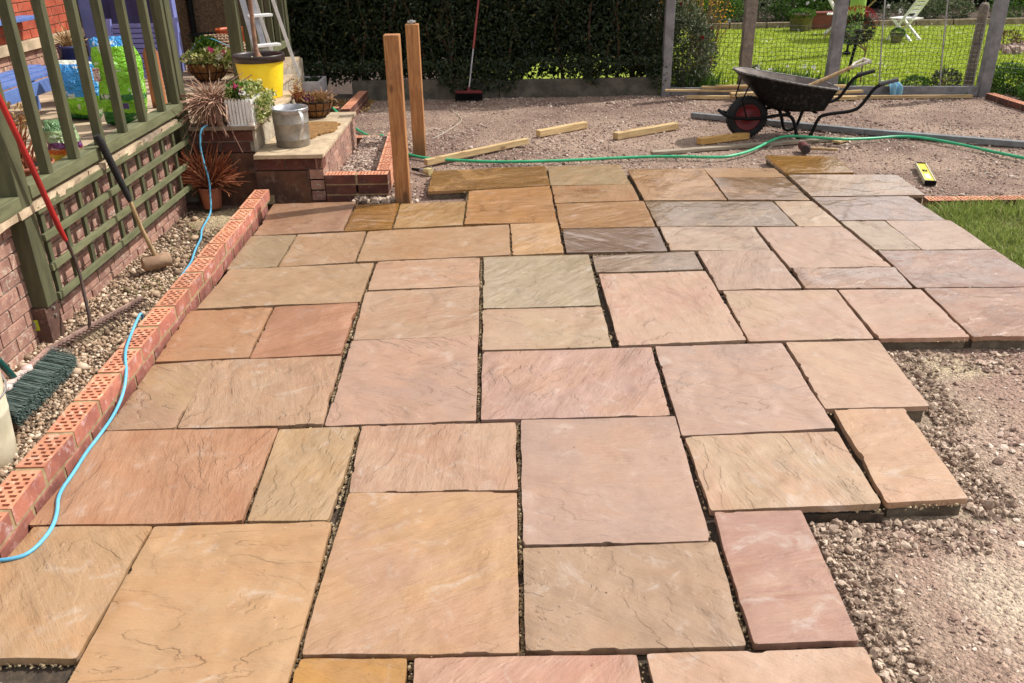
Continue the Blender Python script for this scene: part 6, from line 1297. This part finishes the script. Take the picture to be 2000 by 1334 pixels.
# slatted blue bench and blue folding bench by the wall
sb = thing('slatted_bench', (-3.25,8.2,.512), 'pale blue slatted bench with its back facing the steps, behind the balusters', 'bench')
for i in range(11):
    z = .56+i*.0425; y = 8.20+.012*i; b = MB(); b.box(-3.50,-2.96,y,y+.014,z,z+.033); b.build('slat', MLAV, sb)
for x in (-3.53,-2.93):
    b = MB(); b.bar((x,8.2,.512),(x,8.34,1.06),.04,.03,up=(0,1,0)); b.build('leg', MLAV, sb)
bb = thing('blue_bench', (-3.5,6.6,.512), 'faded blue wooden bench along the brick house wall behind the balusters', 'bench')
for x, z in ((-3.42,.80),(-3.52,.81),(-3.62,.82)):
    b = MB(); b.box(x-.045,x+.045,5.6,7.05,z,z+.022); b.build('seat_plank', MBLUEB, bb, bevel=.002)
b = MB(); b.box(-3.372,-3.352,5.62,7.03,.70,.792); b.build('front_rail', MBLUEB, bb, bevel=.002)
for y in (5.7,6.95):
    b = MB(); b.box(-3.41,-3.36,y,y+.05,.511,.699); b.build('leg', MBLUEB, bb)
    b = MB(); b.box(-3.68,-3.63,y,y+.05,.511,.815); b.build('leg', MBLUEB, bb)
# low planter with red-brown stems behind the near balusters
tp = pot('plant_pot', 'brown trough of woody stems just behind the balusters nearest the camera', (-2.58,4.62,.512), .13, .16, .13, MTER, .006, .02)
spray(tp, (-2.58,4.62,.62), 60, .26, (0,0,1), .22, MTWIG, gp, 'woody_stems', r=.003); n = 200; d = sph(n,gp,.2); leaves('foliage', np.array([-2.60,4.65,.88])+d*[.12,.16,.05], d, .03, .02, MDRY, gp, tp, W[tp.name])
pk = sack('seed_bag', 'small multicoloured bag with flower pictures slumped behind the second baluster', (-2.50,4.95,.51), .09, .09, .30, [(0,lin(200,214,160)),(.25,lin(224,196,60)),(.38,lin(214,110,40)),(.48,lin(120,60,120)),(.6,lin(150,170,120)),(.8,lin(90,130,80)),(1,GD)], .3, 12)
tt = pot('plant_pot', 'dark square pot of dry yellow stems by the brick wall behind the balusters', (-3.45,7.3,.85), .09, .10, .10, MNAVY, .004, .02, 4); spray(tt, (-3.45,7.3,.93), 60, .2, (0,0,1), .4, MDRY, gp, 'dry_stems', r=.0025)
b = MB(); b.box(-3.56,-3.34,7.19,7.41,.512,.85); b.build('pot_stand', MNAVY, tt)
# loose mortar lumps by the front post, stray stones on the slabs
n = 260; xx = gp.uniform(-1.07,-.765,n); yy = 6.045+gp.normal(0,.028,n); o = stones('mortar_lumps', np.stack([xx,yy,-.03+.03*gp.uniform(0,1,n)],1), gp.uniform(.015,.042,n), MCLOD, gp, jit=.25, flat=(.6,1)); tag(o, 'grey mortar lumps heaped at the foot of the short brick wall', 'mortar lumps')
n = 1500; xx = gp.uniform(-1.5,2.7,n); yy = gp.uniform(1.4,5.9,n); k = (xx < .9) | ((yy > 3.7) & (xx < 2.8)); o = stones('grit', np.stack([xx[k],yy[k],.002+0*xx[k]],1), np.clip(gp.lognormal(-6.1,.5,k.sum()),.0012,.008), MPEA, gp, jit=.2); tag(o, 'specks of grit scattered over the sandstone slabs', 'grit')
n = 60; pts_ = np.stack([gp.uniform(-2.3,-1.75,n), gp.uniform(2.3,5.9,n)],1); o = stones('large_pebbles', np.stack([pts_[:,0],pts_[:,1],zg(pts_[:,0],pts_[:,1])+.004],1), gp.uniform(.035,.065,n), MPEA, gp, jit=.08, flat=(.55,.8), smooth=True); tag(o, 'larger pebbles and rubble lumps among the pea gravel', 'pebbles')
n = 90; xx = gp.uniform(-2.15,-1.75,n); yy = gp.choice([5.15,4.62,5.55],n)+gp.normal(0,.09,n); o = blades('weeds', np.stack([xx,yy,zg(xx,yy)],1), gp.uniform(.02,.06,n), .006, MGRASS, gp, .8); tag(o, 'small green weeds sprouting through the pea gravel by the lattice', 'weeds')
